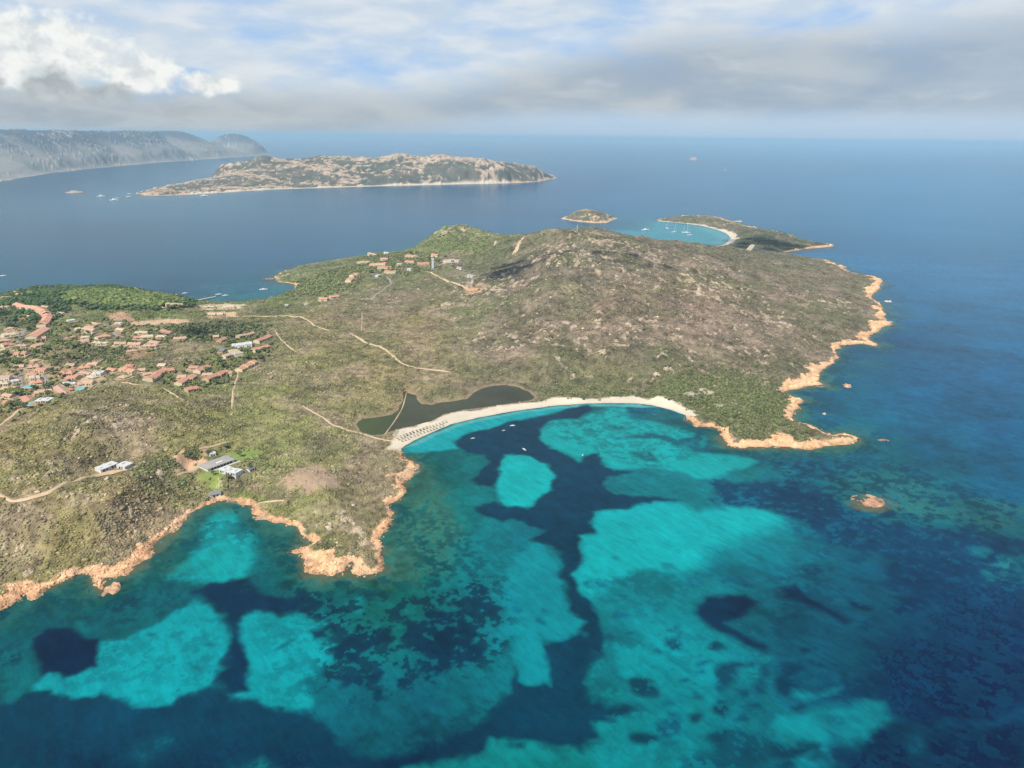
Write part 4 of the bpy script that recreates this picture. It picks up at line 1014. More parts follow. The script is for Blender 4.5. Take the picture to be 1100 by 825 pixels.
for cx, cy, rx, ry, rot, c in [(724, 694, 9, 6, 0, 76), (736, 686, 6, 3, 0, 92), (770, 696, 10, 5, 0, 70), (689, 737, 17, 8, .35, 62), (662, 761, 15, 6, 0, 70), (692, 792, 18, 6, .2, 66), (715, 780, 15, 12, 0, 98), (780, 726, 11, 14, 0, 74), (790, 714, 9, 4, -.2, 74),
                               (775, 762, 10, 8, 0, 66), (746, 771, 8, 6, 0, 74), (795, 772, 9, 5, 0, 84), (772, 792, 11, 7, 0, 76), (735, 734, 6, 3, -.3, 92), (752, 726, 7, 3, -.4, 92), (757, 715, 8, 3, -.3, 100), (727, 678, 9, 3.5, -.2, 104), (667, 659, 9, 4, -.2, 112), (676, 677, 5, 2, 0, 88), (652, 683, 7, 3, -.2, 92), (578, 667, 5, 4, 0, 112),
                               (553, 650, 6, 5, 0, 118), (585, 658, 5, 3, 0, 122), (706, 701, 5, 2.5, 0, 104), (800, 742, 6, 4, 0, 78), (810, 756, 8, 4, 0, 84), (805, 711, 6, 4, 0, 82), (715, 756, 6, 3, 0, 100), (750, 748, 5, 2.5, 0, 96), (720, 800, 8, 3, 0, 112), (800, 808, 7, 3, 0, 76), (815, 735, 7, 9, 0, 88), (820, 720, 7, 8, 0, 84), (775, 740, 6, 5, 0, 92),
                               (640, 628, 14, 5, 0, 124), (790, 622, 14, 4, -.2, 104), (745, 626, 12, 4, -.1, 112), (800, 628, 10, 3, .2, 96), (700, 744, 6, 4, .2, 84)]:
    PATCH.append((ell(cx, cy, rx, ry, 14, rot), (1, c, c + 24), 2.8, 3.5, .9, .18))
PATCH += [
    ([(940, 690), (1000, 640), (1105, 600), (1105, 760), (960, 765)], (8, 78, 114), 12, 12, .75, .62), ([(890, 800), (1105, 765), (1105, 840), (890, 840)], (6, 78, 110), 10, 10, .7, .66),
    ([(0, 770), (140, 760), (340, 775), (400, 815), (300, 835), (0, 835)], (2, 74, 100), 14, 12, .6, .62), ([(440, 800), (550, 740), (640, 745), (640, 790), (500, 810)], (2, 78, 104), 12, 10, .5, .66),
]
PATCH += [  # far and near-shore tints
    ([(705, 237), (735, 240), (768, 246), (781, 251), (786, 257), (779, 264), (735, 272), (690, 272), (655, 268), (645, 252), (665, 242), (690, 238)], (38, 158, 170), 40, 14, .95, .03),
    ([(735, 240), (768, 246), (781, 251), (786, 257), (779, 264), (760, 262), (772, 256), (762, 250)], (84, 182, 184), 14, 5, .7, 0),
    ([(630, 236), (655, 238), (700, 238), (690, 248), (650, 246), (625, 241)], (26, 96, 122), 60, 20, .8, .1),
    ([(240, 324), (262, 318), (285, 312), (300, 302), (322, 306), (318, 315), (285, 324), (258, 330)], (18, 112, 118), 26, 14, .85, .2),
    ([(200, 318), (240, 320), (240, 330), (200, 326)], (20, 120, 124), 20, 8, .6, .2),
    ([(380, 272), (430, 264), (450, 266), (430, 274), (390, 277)], (18, 102, 116), 20, 8, .7, .2),
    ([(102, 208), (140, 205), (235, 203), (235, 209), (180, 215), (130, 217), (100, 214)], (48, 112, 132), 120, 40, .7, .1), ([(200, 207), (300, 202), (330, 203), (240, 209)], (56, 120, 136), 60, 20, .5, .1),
    ([(0, 292), (14, 292), (16, 305), (0, 312)], (30, 92, 104), 30, 10, .7, .1),
    ([(940, 468), (900, 440), (890, 400), (915, 382), (960, 372), (965, 400), (940, 430)], (14, 102, 126), 30, 14, .6, .3), ([(958, 350), (985, 342), (975, 322), (952, 322)], (24, 98, 118), 25, 10, .6, .3)]
yy_ok = SY > 200
for pts, c, soft, wob, st, br in PATCH:
    pw = W(pts)
    m = 40 + wob * 2 + soft * 2
    x0, y0 = pw.min(0) - m; x1, y1 = pw.max(0) + m
    j0, j1 = np.searchsorted(yv, [y0, y1])
    if j1 <= j0: continue
    sl = slice(j0, j1)
    q = (SX[sl] > x0) & (SX[sl] < x1) & yy_ok[sl]
    if not q.any(): continue
    X = SX[sl][q] + (m1x[sl][q] * 1.5 + m2x[sl][q] * 1.0) * wob
    Y = SY[sl][q] + (m1y[sl][q] * 1.8 + m2y[sl][q] * 1.2) * wob
    s = poly_sd(pw, X, Y)
    w = sst(s, -soft, soft) * st
    w = w * (1 - min(1.0, br * 2.4 if br > .12 else 0.0) * sst(mA[sl][q] * .38 + mB[sl][q] * .85 + mD[sl][q] * .70, .32 - br * .55, .42 - br * .55))
    tone = (1 + (mA[sl][q] * .30 + mC[sl][q] * .30 + mB[sl][q] * .22 + mD[sl][q] * .16))[:, None]
    if c[1] >= 150: tone = 1 + (tone - 1) * .42
    blk = CS[sl]
    blk[q] = blk[q] * (1 - w[:, None]) + s2l(c) * tone * w[:, None]
    CS[sl] = blk

# water over the rocks next to the shore: algae browns, shoals, broken weed
qn = (SY > 300) & (SY < 3150) & (SX / np.maximum(SY, 1) > -1.1) & (SX / np.maximum(SY, 1) < .8)
jj = np.nonzero(qn.any(1))[0]; sl = slice(jj[0], jj[-1] + 1)
Xn, Yn, qn = SX[sl], SY[sl], qn[sl]
q = qn.copy()
sdn, ein, etn = poly_sd(coast_w, Xn[q], Yn[q], True)
kr_n = kind_rock[ein] * (1 - etn) + kind_rock[(ein + 1) % len(COAST)] * etn
blk = CS[sl]; sub = blk[q]
d = -sdn + (m1x[sl][q] * 16 + m2x[sl][q] * 7)
w = sst(d, 28, 3) * kr_n * .80
alg = s2l((62, 112, 100)) * (1 + mB[sl][q][:, None] * 1.2)
sub = sub * (1 - w[:, None]) + alg * w[:, None]
w = sst(d, 7, -1) * kr_n * .75
sub = sub * (1 - w[:, None]) + s2l((118, 118, 92)) * w[:, None]
wd = sst(mA[sl][q] + mB[sl][q] * .7, .10, .2) * sst(d, 55, 12) * sst(d, -2, 8) * kr_n * .7
sub = sub * (1 - wd[:, None]) + s2l((12, 74, 88)) * wd[:, None]
shoal = sst(-mA[sl][q] + mC[sl][q] * .5, .16, .28) * sst(d, 80, 14) * kr_n * .35
sub = sub * (1 - shoal[:, None]) + s2l((70, 132, 116)) * shoal[:, None]
# thin foam at the waterline
fo = sst(np.abs(d + mB[sl][q] * 6), 1.6, .2) * sst(m2x[sl][q], .10, .3) * .5
sub = sub * (1 - fo[:, None]) + s2l((200, 212, 206)) * fo[:, None]
blk[q] = sub; CS[sl] = blk
# near water: light the air and the surface sheen add is not part of the water's own colour
CS = np.clip((CS - np.array([.012, .012, .020]) * sst(SY, 1500, 600)[..., None]) / KSEA, 0.0006, .8)
ns, nu = SX.shape
a = (np.arange(ns - 1)[:, None] * nu + np.arange(nu - 1)[None]).ravel()
sea_q = np.stack([a, a + 1, a + nu + 1, a + nu], 1)
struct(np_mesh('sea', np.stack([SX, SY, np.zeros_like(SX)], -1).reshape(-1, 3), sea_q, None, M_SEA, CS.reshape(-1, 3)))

# ================================================================== ISLANDS
def island(name, coast, ctrl, ctrl_y, nx, ny, rockw_m, basecols, seed, rough=1.0, outcrop=.5, rockcol=(206, 176, 146), shore_slope=6.0, warp=12.0, smooth=0.02, wl=200.0, mat=None, kind='structure', cap=None, strips=None, topcol=None, back=None, cvar=.8, dome=None):
    cw = W([(c[0], c[1]) for c in coast])
    p0 = cw.min(0) - warp * 3; p1 = cw.max(0) + warp * 3
    yv_ = np.exp(np.linspace(math.log(max(p0[1], 50)), math.log(p1[1]), ny))
    us = cw[:, 0] / cw[:, 1]
    u_ = np.linspace(us.min() - .004, us.max() + .004, nx)
    X = u_[None] * yv_[:, None]; Y = np.repeat(yv_[:, None], nx, 1)
    sd = poly_sd(cw, X, Y) + fbm(X, Y, warp * 5, 5, seed, .55) * warp * 2
    pts = []
    for px, py, zz in ctrl:
        x, y = at(px, py, zz); pts.append((x, y, zz))
    if back:                # fill in the crest between the traced points
        cr = sorted(p for p in ctrl_y if p[1] < 160 and (p[0], p[1]) not in ((180, 157), (240, 158))); xs_c = np.arange(cr[0][0], cr[-1][0], 7.0)
        ctrl_y = [p for p in ctrl_y if p not in cr] + [(x_, np.interp(x_, [p[0] for p in cr], [p[1] for p in cr]), np.interp(x_, [p[0] for p in cr], [p[2] for p in cr])) for x_ in xs_c]
    for px, py, f in ctrl_y:
        q_ = atY(px, py, f); pts.append(q_)
        if back and py < 160 and f != 9300 and f != 11000: pts.append((q_[0] * (f + back) / f, f + back, q_[2] * .35))
    for k in range(0, len(cw), 1): pts.append((cw[k, 0], cw[k, 1], 1.0))
    if dome:
        h = 1.5 + dome[0] * sst(sd, 0, dome[1]) ** .7
    else:
        h = np.maximum(rbf_eval(rbf_fit(np.array(pts), smooth), X, Y), 1.5)
    top = h.max()
    r1 = 1 - np.abs(fbm(X, Y, wl, 5, seed + 3, .55)) * 3
    z_ = (h * (1 + (fbm(X, Y, wl * 1.2, 4, seed + 7) * .35 + (r1 - .5) * .22) * rough) + fbm(X, Y, wl * .22, 4, seed + 9) * rough * wl * .05 * sst(h, 2, 25))
    if cap: z_ = np.where(z_ > cap - 40, cap - 40 + 40 * (1 - np.exp(-(z_ - cap + 40) / 40)), z_)
    z_ = np.where(sd > 0, (z_ - 1.5) * sst(sd, 0, shore_slope * 5) + 2.5 * (1 - np.exp(-np.maximum(sd, 0) / shore_slope)), sd * .3)
    m = sd > -warp * 1.2
    n1 = fbm(X, Y, wl * .5, 5, seed + 11); n2 = fbm(X, Y, wl * .10, 4, seed + 13, .6)
    c = np.zeros(X.shape + (3,)) + s2l(basecols[0])
    for k, bc in enumerate(basecols[1:]):
        w_ = sst(fbm(X, Y, wl * .6, 4, seed + 20 + k), .02, .25)[..., None] * .75
        c = c * (1 - w_) + s2l(bc) * w_
    c = c * (1 + n2[..., None] * cvar)
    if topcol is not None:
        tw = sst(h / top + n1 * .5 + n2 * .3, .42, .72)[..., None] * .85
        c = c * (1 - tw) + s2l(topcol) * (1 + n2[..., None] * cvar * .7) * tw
    oc_ = sst(n2 + n1 * .8 + outcrop * .3 - .14 - .1 * (1 - np.clip(h / top, 0, 1)), 0, .10)[..., None]
    rcol = s2l(rockcol) * (1 + fbm(X, Y, wl * .08, 3, seed + 31)[..., None] * .7)
    c = c * (1 - oc_ * .85) + rcol * oc_ * .85
    rk_ = sst(rockw_m * (1 + n1 * 1.2) - sd, -2, 4)[..., None]
    sc_ = s2l((212, 178, 146)) * (1 + n2[..., None] * .4)
    c = c * (1 - rk_) + sc_ * rk_
    for pts_, sc2, wdt in (strips or []):
        dl = line_d(W(pts_), X, Y)
        ws = (sst(wdt - dl, -6, 6) * (sd > -2))[..., None]
        c = c * (1 - ws) + s2l(sc2) * ws
    z_ = z_ + oc_[..., 0] * (sd > 5) * wl * .02 * (1 + n2)
    qd, _, _ = grid_faces(m)
    V = np.stack([X, Y, z_], -1).reshape(-1, 3)
    o = sub_mesh(name, qd, V, np.clip(c / KLAND, .01, .8).reshape(-1, 3), mat or M_LAND)
    tag(o, kind=kind)
    return o


# the long granite island beyond the strait
MOL = [(146, 208), (160, 210.2), (190, 209.6), (222, 208), (260, 205.5), (300, 203.2), (350, 201.6), (400, 200.2), (450, 199), (500, 197.8), (545, 197), (575, 195.5), (588, 193.5), (599, 191), (592, 188.5), (575, 186.5),
       (540, 184), (500, 182), (450, 180), (400, 179.5), (350, 180.5), (300, 183), (260, 187), (220, 193), (185, 199), (160, 204)]
island('granite_island', MOL, [],
       [(165, 202, 4700), (185, 191.5, 5000), (215, 186, 5200), (236, 180.5, 5300), (252, 174.5, 5400), (285, 170.5, 5500), (300, 173.5, 5500), (330, 171.5, 5550), (345, 168.5, 5600), (372, 169.5, 5600), (400, 169, 5600), (426, 165.5, 5650), (440, 167.5, 5650),
        (465, 170, 5650), (490, 172, 5650), (520, 174.5, 5650), (550, 177.5, 5600), (575, 182, 5550), (588, 187, 5620), (594, 189.4, 5660), (300, 185, 4950), (350, 183, 5000), (400, 181, 5050), (450, 181, 5050), (500, 183, 5100), (250, 189, 4800), (545, 187, 5200), (330, 195, 4750), (430, 193, 4850)],
       820, 340, 20, [(108, 106, 92), (92, 96, 84), (126, 116, 100)], 301, .55, .30, (206, 180, 152), 12, 16, wl=260,
       strips=[([(205, 208.6), (222, 208), (260, 205.5), (300, 203.2), (350, 201.6), (400, 200.2), (450, 199), (500, 197.8), (545, 197)], (222, 204, 178), 26)])

# the great limestone ridge under the cloud
TAV = [(-260, 232), (-120, 213), (-30, 200), (0, 195.2), (30, 189.5), (60, 185.5), (100, 181), (140, 177.3), (180, 174), (220, 171.2), (250, 169.2), (275, 167.6), (292, 166), (290, 164.5), (250, 163), (180, 164), (100, 167), (0, 176), (-120, 188), (-260, 205)]
island('limestone_ridge', TAV, [],
       [(-260, 140, 4900), (-120, 139, 5600), (-30, 139.5, 6100), (0, 139.5, 6300), (40, 140, 6900), (80, 140, 7500), (110, 140.5, 8100), (140, 140.5, 8800), (165, 140, 9500), (182, 139.5, 9900), (192, 141.5, 10150), (203, 148, 10400), (213, 154, 10600), (222, 156.5, 10800), (230, 153, 10950), (238, 145.5, 11150), (246, 143, 11350), (256, 144, 11550), (266, 147.5, 11750), (276, 153, 11900), (284, 159, 11950),
        (0, 165, 5700), (60, 163, 6500), (120, 160, 7700), (180, 157, 9300), (-100, 170, 5100), (240, 158, 11000)],
       640, 340, 4, [(158, 156, 150), (148, 150, 146), (166, 162, 154)], 401, .0, -.5, (172, 168, 158), 30, 30, wl=420, smooth=0.004, topcol=(92, 108, 122), cap=335, back=650, cvar=.35)  # pale low-contrast tones and bluish top partly paint in distance haze

# the round islet off the cove
island('scrub_islet', [(604, 235), (612, 236.8), (625, 238.6), (640, 239.6), (652, 239.4), (656, 237), (663, 234.6), (661, 233.2), (654, 234), (648, 232), (636, 230.4), (620, 231), (608, 233)], [], [],
       140, 140, 9, [(116, 112, 88), (104, 106, 80)], 501, .12, -.4, (210, 176, 146), 3, 7, wl=70, dome=(29, 80))

# ================================================================== ROADS, TRACKS, LAWN FURNISHINGS
M_DIRT = mat_plain('pale_dirt', (214, 186, 150), .95, .16, .25, .1)
M_ROAD = mat_plain('worn_asphalt', (158, 150, 138), .9, .12, .2, .1)
TRACKS = [  # name, pixels, width m, material
    ('dirt_track', [(-30, 523), (0, 531), (15, 540), (32, 536), (57, 527), (82, 517), (100, 511), (117, 507), (136, 505)], 5.0, M_DIRT),
    ('dirt_track', [(376, 358), (391, 367), (412, 374.5), (430, 389.5), (448, 395.5)], 4.5, M_DIRT), ('dirt_track', [(448, 395.5), (466, 397.5), (484, 400)], 7.0, M_DIRT),
    ('dirt_track', [(250, 340), (280, 340), (307, 339), (322, 340), (331, 344.5), (343, 352), (354, 355)], 4.0, M_DIRT),
    ('dirt_track', [(325, 436), (343, 446.5), (358, 457), (372, 462), (392, 467), (412, 473), (424, 474)], 2.6, M_DIRT),
    ('road', [(415, 297), (419, 300.5), (421, 304), (411, 312), (400, 320.5), (384, 321)], 6.0, M_ROAD),
    ('road', [(452, 291.5), (460, 292), (468, 295.5), (478, 300.5), (490, 305), (499, 308.5), (508, 313), (518, 313.5)], 6.5, M_DIRT),
    ('road', [(563.5, 254), (560, 258), (557, 263), (555, 268), (550, 274)], 6.5, M_DIRT), ('dirt_track', [(533, 258.5), (531, 264)], 6, M_DIRT),
    ('footpath', [(254.5, 396), (256, 402), (253, 410), (250.5, 418), (250, 428), (249, 440)], 2.4, M_DIRT),
    ('footpath', [(295, 355), (300, 362), (304, 367), (312, 374), (319, 379)], 2.4, M_DIRT),
    ('footpath', [(130, 411), (142, 413.5), (156, 414)], 2.2, M_DIRT), ('footpath', [(175, 417), (186, 423), (197, 430)], 2.2, M_DIRT),
    ('footpath', [(389, 336), (389, 345), (388, 356)], 1.6, M_DIRT),
    ('road', [(112, 348), (116, 353), (122, 357), (130, 361), (137, 364)], 6.0, M_ROAD),
    ('road', [(29, 352), (24, 360), (18, 369), (13, 376)], 5.5, M_ROAD),
    ('road', [(20, 397), (23, 405), (24, 413), (23, 420)], 5.0, M_ROAD), ('road', [(46, 402), (52, 409), (57, 415), (64, 421)], 4.5, M_ROAD),
    ('road', [(-20, 470), (-4, 460), (6, 452), (17, 444), (27, 436)], 4.5, M_DIRT),
    ('footpath', [(214, 483), (222, 481), (235, 478), (246, 475)], 3.0, M_DIRT),
    ('driveway', [(190, 511), (200, 508), (212, 502), (222, 497)], 4.0, M_DIRT),
    ('footpath', [(277, 541), (284, 539), (296, 538), (308, 538)], 1.6, M_DIRT),
]
track_w = []


def ribbon(name, pw, width, mat, lift=0.45, zfix=None):
    L = [0.0]
    for a, b in zip(pw[:-1], pw[1:]): L.append(L[-1] + math.hypot(b[0] - a[0], b[1] - a[1]))
    L = np.array(L); n = max(4, int(L[-1] / 3.0))
    s = np.linspace(0, L[-1], n)
    x = np.interp(s, L, pw[:, 0]); y = np.interp(s, L, pw[:, 1])
    for _ in range(3):
        x[1:-1] = (x[:-2] + 2 * x[1:-1] + x[2:]) / 4; y[1:-1] = (y[:-2] + 2 * y[1:-1] + y[2:]) / 4
    tx, ty = np.gradient(x), np.gradient(y)
    l = np.hypot(tx, ty) + 1e-9; nx_, ny_ = -ty / l, tx / l
    K = 5
    V = []
    ends = np.minimum(np.arange(n), np.arange(n)[::-1]) * 3.0
    wv = width * (1 + fbm(x, y, 20, 3, 900) * .9) * (.35 + .65 * sst(ends, 0, 14 if zfix is None else 1))
    for k in range(K):
        o = (k / (K - 1) - .5) * wv
        X, Y = x + nx_ * o, y + ny_ * o
        V.append(np.stack([X, Y, hz(X, Y)], 1))
    V = np.stack(V, 1)
    if zfix is None:
        zz = V[:, :, 2].max(1)
        for _ in range(2): zz[1:-1] = np.maximum(zz[1:-1], (zz[:-2] + zz[2:]) / 2)
        V[:, :, 2] = np.maximum(V[:, :, 2], (zz[:, None] + V[:, :, 2]) / 2) + lift
        V[:, 0, 2] -= lift * 1.6; V[:, -1, 2] -= lift * 1.6
    else:
        V[:, :, 2] = zfix; V[:, 0, 2] = zfix - 1.2; V[:, -1, 2] = zfix - 1.2
    a = (np.arange(n - 1)[:, None] * K + np.arange(K - 1)[None]).ravel()
    o = np_mesh(name, V.reshape(-1, 3), np.stack([a + 1, a, a + K, a + K + 1], 1), None, mat)
    tag(o, kind='structure')
    track_w.append((np.stack([x, y], 1)[::3], width / 2 + 1.2))
    return o


for nm, pts, wd, mt in TRACKS:
    ribbon(nm, LP(pts), wd, mt)
cz = W([(437, 420.5), (435.5, 427), (433, 436), (431, 441), (425.5, 450), (420, 458), (413, 467.5)], LAG_Z)
ribbon('causeway', cz, 1.9, M_DIRT, zfix=LAG_Z + .55)

# ================================================================== HOUSES
ROOFS = {}
def roof_mat(rgb):
    if rgb not in ROOFS:
        m = bpy.data.materials.new('clay_tiles'); m.use_nodes = True
        t = NT(m.node_tree)
        c = s2l(rgb) / KLAND
        P = t.n('ShaderNodeTexCoord').outputs['Object']
        f = t.noise(P, .35, 5, .65)
        wv = t.n('ShaderNodeTexWave', wave_type='BANDS', bands_direction='X')
        t.lk(P, wv.inputs[0]); wv.inputs['Scale'].default_value = 1.6; wv.inputs['Distortion'].default_value = 0.4
        cc = t.mix(f, c * .72, np.minimum(c * 1.3, .85))
        cc = t.mix(t.m('MULTIPLY', wv.outputs[1], .25), cc, c * .6)
        bs = t.n('ShaderNodeBsdfPrincipled'); t.lk(cc, bs.inputs['Base Color']); bs.inputs['Roughness'].default_value = .85
        t.lk(bs.outputs[0], t.n('ShaderNodeOutputMaterial').inputs[0])
        ROOFS[rgb] = m
    return ROOFS[rgb]


WALLS = {k: mat_plain('plaster', c, .9, .07, .3, .1) for k, c in dict(white=(236, 232, 222), cream=(232, 214, 180), tan=(214, 182, 146), pink=(226, 190, 164)).items()}
M_GLASS = mat_plain('dark_opening', (52, 52, 50), .3, .2, .5, .5)
M_PATIO = [mat_plain('paving', c, .95, .14, .35, .1) for c in ((196, 172, 138), (182, 154, 122), (204, 186, 156))]
M_STONE = mat_plain('pale_paving', (214, 200, 174), .9, .1, .3, .1)
RED, ORG, TAN, PINK, CRM, GREY, WHT = (206, 150, 122), (218, 160, 126), (212, 176, 144), (208, 166, 142), (218, 198, 164), (146, 144, 140), (226, 224, 218)
sites = []          # cleared ground: x, y, radius


def gable(mb, x0, x1, hw, z0, rise, ov=.5, th=.28):
    xa, xb, w = x0 - ov, x1 + ov, hw + ov
    zo = z0 - rise * ov / hw
    P = []
    for x in (xa, xb):
        P += [(x, -w, zo), (x, 0, z0 + rise), (x, w, zo), (x, -w, zo + th), (x, 0, z0 + rise + th), (x, w, zo + th)]
    F = [(3, 9, 10, 4), (4, 10, 11, 5), (0, 1, 7, 6), (1, 2, 8, 7), (0, 6, 9, 3), (2, 5, 11, 8), (0, 3, 4, 1), (1, 4, 5, 2), (6, 7, 10, 9), (7, 8, 11, 10)]
    mb.add(P, F)


def hip(mb, x0, x1, hw, z0, rise, ov=.6, th=.25):
    xa, xb, w = x0 - ov, x1 + ov, hw + ov
    r0, r1 = min(x0 + hw, (x0 + x1) / 2 - .3), max(x1 - hw, (x0 + x1) / 2 + .3)
    mb.add([(xa, -w, z0), (xb, -w, z0), (xb, w, z0), (xa, w, z0), (xa, -w, z0 + th), (xb, -w, z0 + th), (xb, w, z0 + th), (xa, w, z0 + th), (r0, 0, z0 + rise + th), (r1, 0, z0 + rise + th)],
           [(3, 2, 1, 0), (0, 1, 5, 4), (1, 2, 6, 5), (2, 3, 7, 6), (3, 0, 4, 7), (4, 5, 9, 8), (5, 6, 9), (6, 7, 8, 9), (7, 4, 8)])


def house(name, a, b, wd, label, roof=RED, wall='cream', hh=3.4, style='gable', unit=0.0, cat='house', group=None, win=True, jog=.9, patio=False):
    """a building whose ridge runs between two photo pixels"""
    xa, ya, za = on_land(a[0], a[1], hh * .8); xb, yb, zb = on_land(b[0], b[1], hh * .8)
    L = max(5.5, math.hypot(xb - xa, yb - ya)); rz = atan2(yb - ya, xb - xa)
    cx, cy = (xa + xb) / 2, (ya + yb) / 2
    zc = float(hz(cx, cy)); zr = zc - .5
    root = empty(name, (cx, cy, zr), rz)
    tag(root, label, cat, group)
    n = max(1, int(round(L / unit))) if unit else 1
    wm, rm = MB(), MB()
    hw = wd / 2
    R = random.Random(int(abs(cx) * 7 + abs(cy) * 3))
    tops = []
    for k in range(n):
        x0 = -L / 2 + L * k / n + (.004 if k else 0); x1 = -L / 2 + L * (k + 1) / n
        oy = R.uniform(-jog, jog) if n > 1 else 0; oz = R.uniform(-.35, .35) if n > 1 else 0
        # follow the slope along the row
        gx = (x0 + x1) / 2
        oz += float(hz(cx + cos(rz) * gx, cy + sin(rz) * gx)) - zr if n > 1 else 0
        w_, r_ = MB(), MB()
        w_.box(x0, x1, -hw, hw, -5, hh)
        if style == 'flat':
            r_.box(x0 - .25, x1 + .25, -hw - .25, hw + .25, hh + .002, hh + .35)
            r_.box(x0 + .6, x0 + .6 + min(3, (x1 - x0) * .4), -hw * .4, hw * .4, hh + .352, hh + 1.0)
        elif style == 'hip': hip(r_, x0, x1, hw, hh + .002, hw * .42)
        else: gable(r_, x0, x1 - (.02 if k < n - 1 else 0), hw, hh + .02, hw * .40, ov=.06 if n > 1 else .5)
        if style == 'gable':
            w_.add([(x0 + .01, -hw, hh), (x0 + .01, hw, hh), (x0 + .01, 0, hh + hw * .4)], [(0, 2, 1)])
            w_.add([(x1 - .03, -hw, hh), (x1 - .03, hw, hh), (x1 - .03, 0, hh + hw * .4)], [(0, 1, 2)])
        for src, dst in ((w_, wm), (r_, rm)):
            dst.add([(p[0], p[1] + oy, p[2] + oz) for p in src.v], src.f)
        tops.append((x0, x1, oy, oz))
    wm.build('wall', WALLS[wall], root)
    ro = rm.build('roof', roof_mat(roof), root)
    if style != 'flat' and L > 9:
        x0, x1, oy, oz = tops[len(tops) // 2]
        MB().box(x0 + .8, x0 + 1.5, oy + hw * .35, oy + hw * .35 + .7, hh + oz + hw * .1, hh + oz + hw * .40 + .9).build('chimney', WALLS[wall], ro)
    if win:
        side = -1 if cos(rz) > 0 else 1
        for x0, x1, oy, oz in tops[:8]:
            m = (x0 + x1) / 2; ww = min(2.2, (x1 - x0) * .32)
            yy = side * hw + oy
            MB().box(m - ww, m - ww * .2, min(yy, yy + side * .06), max(yy, yy + side * .06), oz + .2, oz + 2.3).build('door', M_GLASS, root)
            MB().box(m + ww * .2, m + ww, min(yy, yy + side * .06), max(yy, yy + side * .06), oz + .9, oz + 2.2).build('window', M_GLASS, root)
    if patio:
        px0, px1, py0, py1 = -L / 2 - 2.5, L / 2 + 3.0, -hw - 4.5, hw + 3.0
        zt = [float(hz(cx + cos(rz) * a_ - sin(rz) * b_, cy + sin(rz) * a_ + cos(rz) * b_)) - zr for a_ in (px0, 0, px1) for b_ in (py0, 0, py1)]
        MB().box(px0, px1, py0, py1, -6, min(max(zt) + .1, 1.6)).build('patio', M_PATIO[int(abs(cx)) % 3], root)
    for s in np.linspace(-L / 2, L / 2, max(2, int(L / 6))):
        sites.append((cx + cos(rz) * s, cy + sin(rz) * s, wd * .62 + 1.0))
    return root


TG = 'terraced rows above the brown heath'
UN = 6.5
for a, b, w_, lab, rf, wl__, st, u in [
    ((158.4, 408), (171.5, 399.8), 11, 'red-roofed terrace with a pale gable end, left of the other rows above the heath', ORG, 'cream', 'gable', UN),
    ((172.2, 399), (186.7, 397.4), 10, 'broken red-roofed terrace joined end-on behind the row with the pale gable end', RED, 'tan', 'gable', UN),
    ((190.4, 412.4), (208.5, 404.2), 10, 'long straight orange-roofed terrace stepping up the slope above the shortest row', ORG, 'cream', 'gable', UN),
    ((199.5, 419), (212, 417.6), 10, 'short red-roofed terrace, the lowest row above the open heath', RED, 'tan', 'gable', UN),
    ((211.5, 399.4), (223.8, 394.2), 11, 'compact red-roofed block alone among trees behind the long straight terrace', RED, 'cream', 'gable', UN),
    ((220, 408.2), (240, 400), 10, 'longest saw-toothed red terrace of the slope, climbing towards the footpath', RED, 'tan', 'gable', 5.5),
    ((241, 399), (250.5, 400.8), 9, 'small red-roofed block at the upper end of the saw-toothed terrace', RED, 'cream', 'gable', UN),
    ((255.8, 397.4), (273, 388.2), 11, 'bright red-roofed terrace at the head of the pale footpath', ORG, 'cream', 'gable', UN),
    ((271, 377), (287.8, 371.8), 10, 'red-roofed terrace just right of the white flat-roofed complex', ORG, 'cream', 'gable', UN),
    ((275.5, 367.4), (290, 361), 10, 'red-roofed terrace highest on the right of the slope, behind the white complex', RED, 'cream', 'gable', UN),
    ((255, 361.4), (272, 358), 9, 'dull red terrace in the dark trees behind the white complex', PINK, 'tan', 'gable', UN),
    ((129.5, 397), (145, 399.4), 10, 'single orange-roofed row standing in trees at the right edge of the village', ORG, 'cream', 'gable', 8),
    ((186.7, 364.6), (200, 362.8), 10, 'pink-roofed house half hidden in the dark grove', PINK, 'tan', 'gable', 0),
    ((174, 355), (184.6, 356.4), 9, 'red-roofed house at the back edge of the dark grove', RED, 'cream', 'gable', 0),
    ((229, 361.4), (235, 361), 8, 'small tan house on the right side of the dark grove', TAN, 'tan', 'gable', 0),
    ((234.6, 365.4), (241, 363.8), 9, 'small red-roofed house in front of the tan one by the dark grove', RED, 'tan', 'gable', 0),
]: house('terrace', a, b, w_, lab, rf, wl__, 3.0, st, u, 'terraced houses' if u else 'house', TG)
house('hotel', (249, 371.4), (270.5, 368.6), 13, 'long white flat-roofed building among the red terraces', WHT, 'white', 4.2, 'flat', 9, 'building', None)
house('house', (249.6, 376.5), (257, 380.5), 11, 'white and cream house in front of the long white flat-roofed building', CRM, 'white', 4.0, 'flat', 5, 'house', None)
house('house', (240, 383.4), (247, 380.4), 9, 'small tan-roofed house left of the white and cream house', TAN, 'cream', 3.4, 'gable', 0, 'house', None)
house('house', (236, 377.5), (240, 374), 7, 'low grey-roofed outbuilding in the bushes left of the white complex', GREY, 'tan', 3.0, 'flat', 0, 'house', None, win=False)

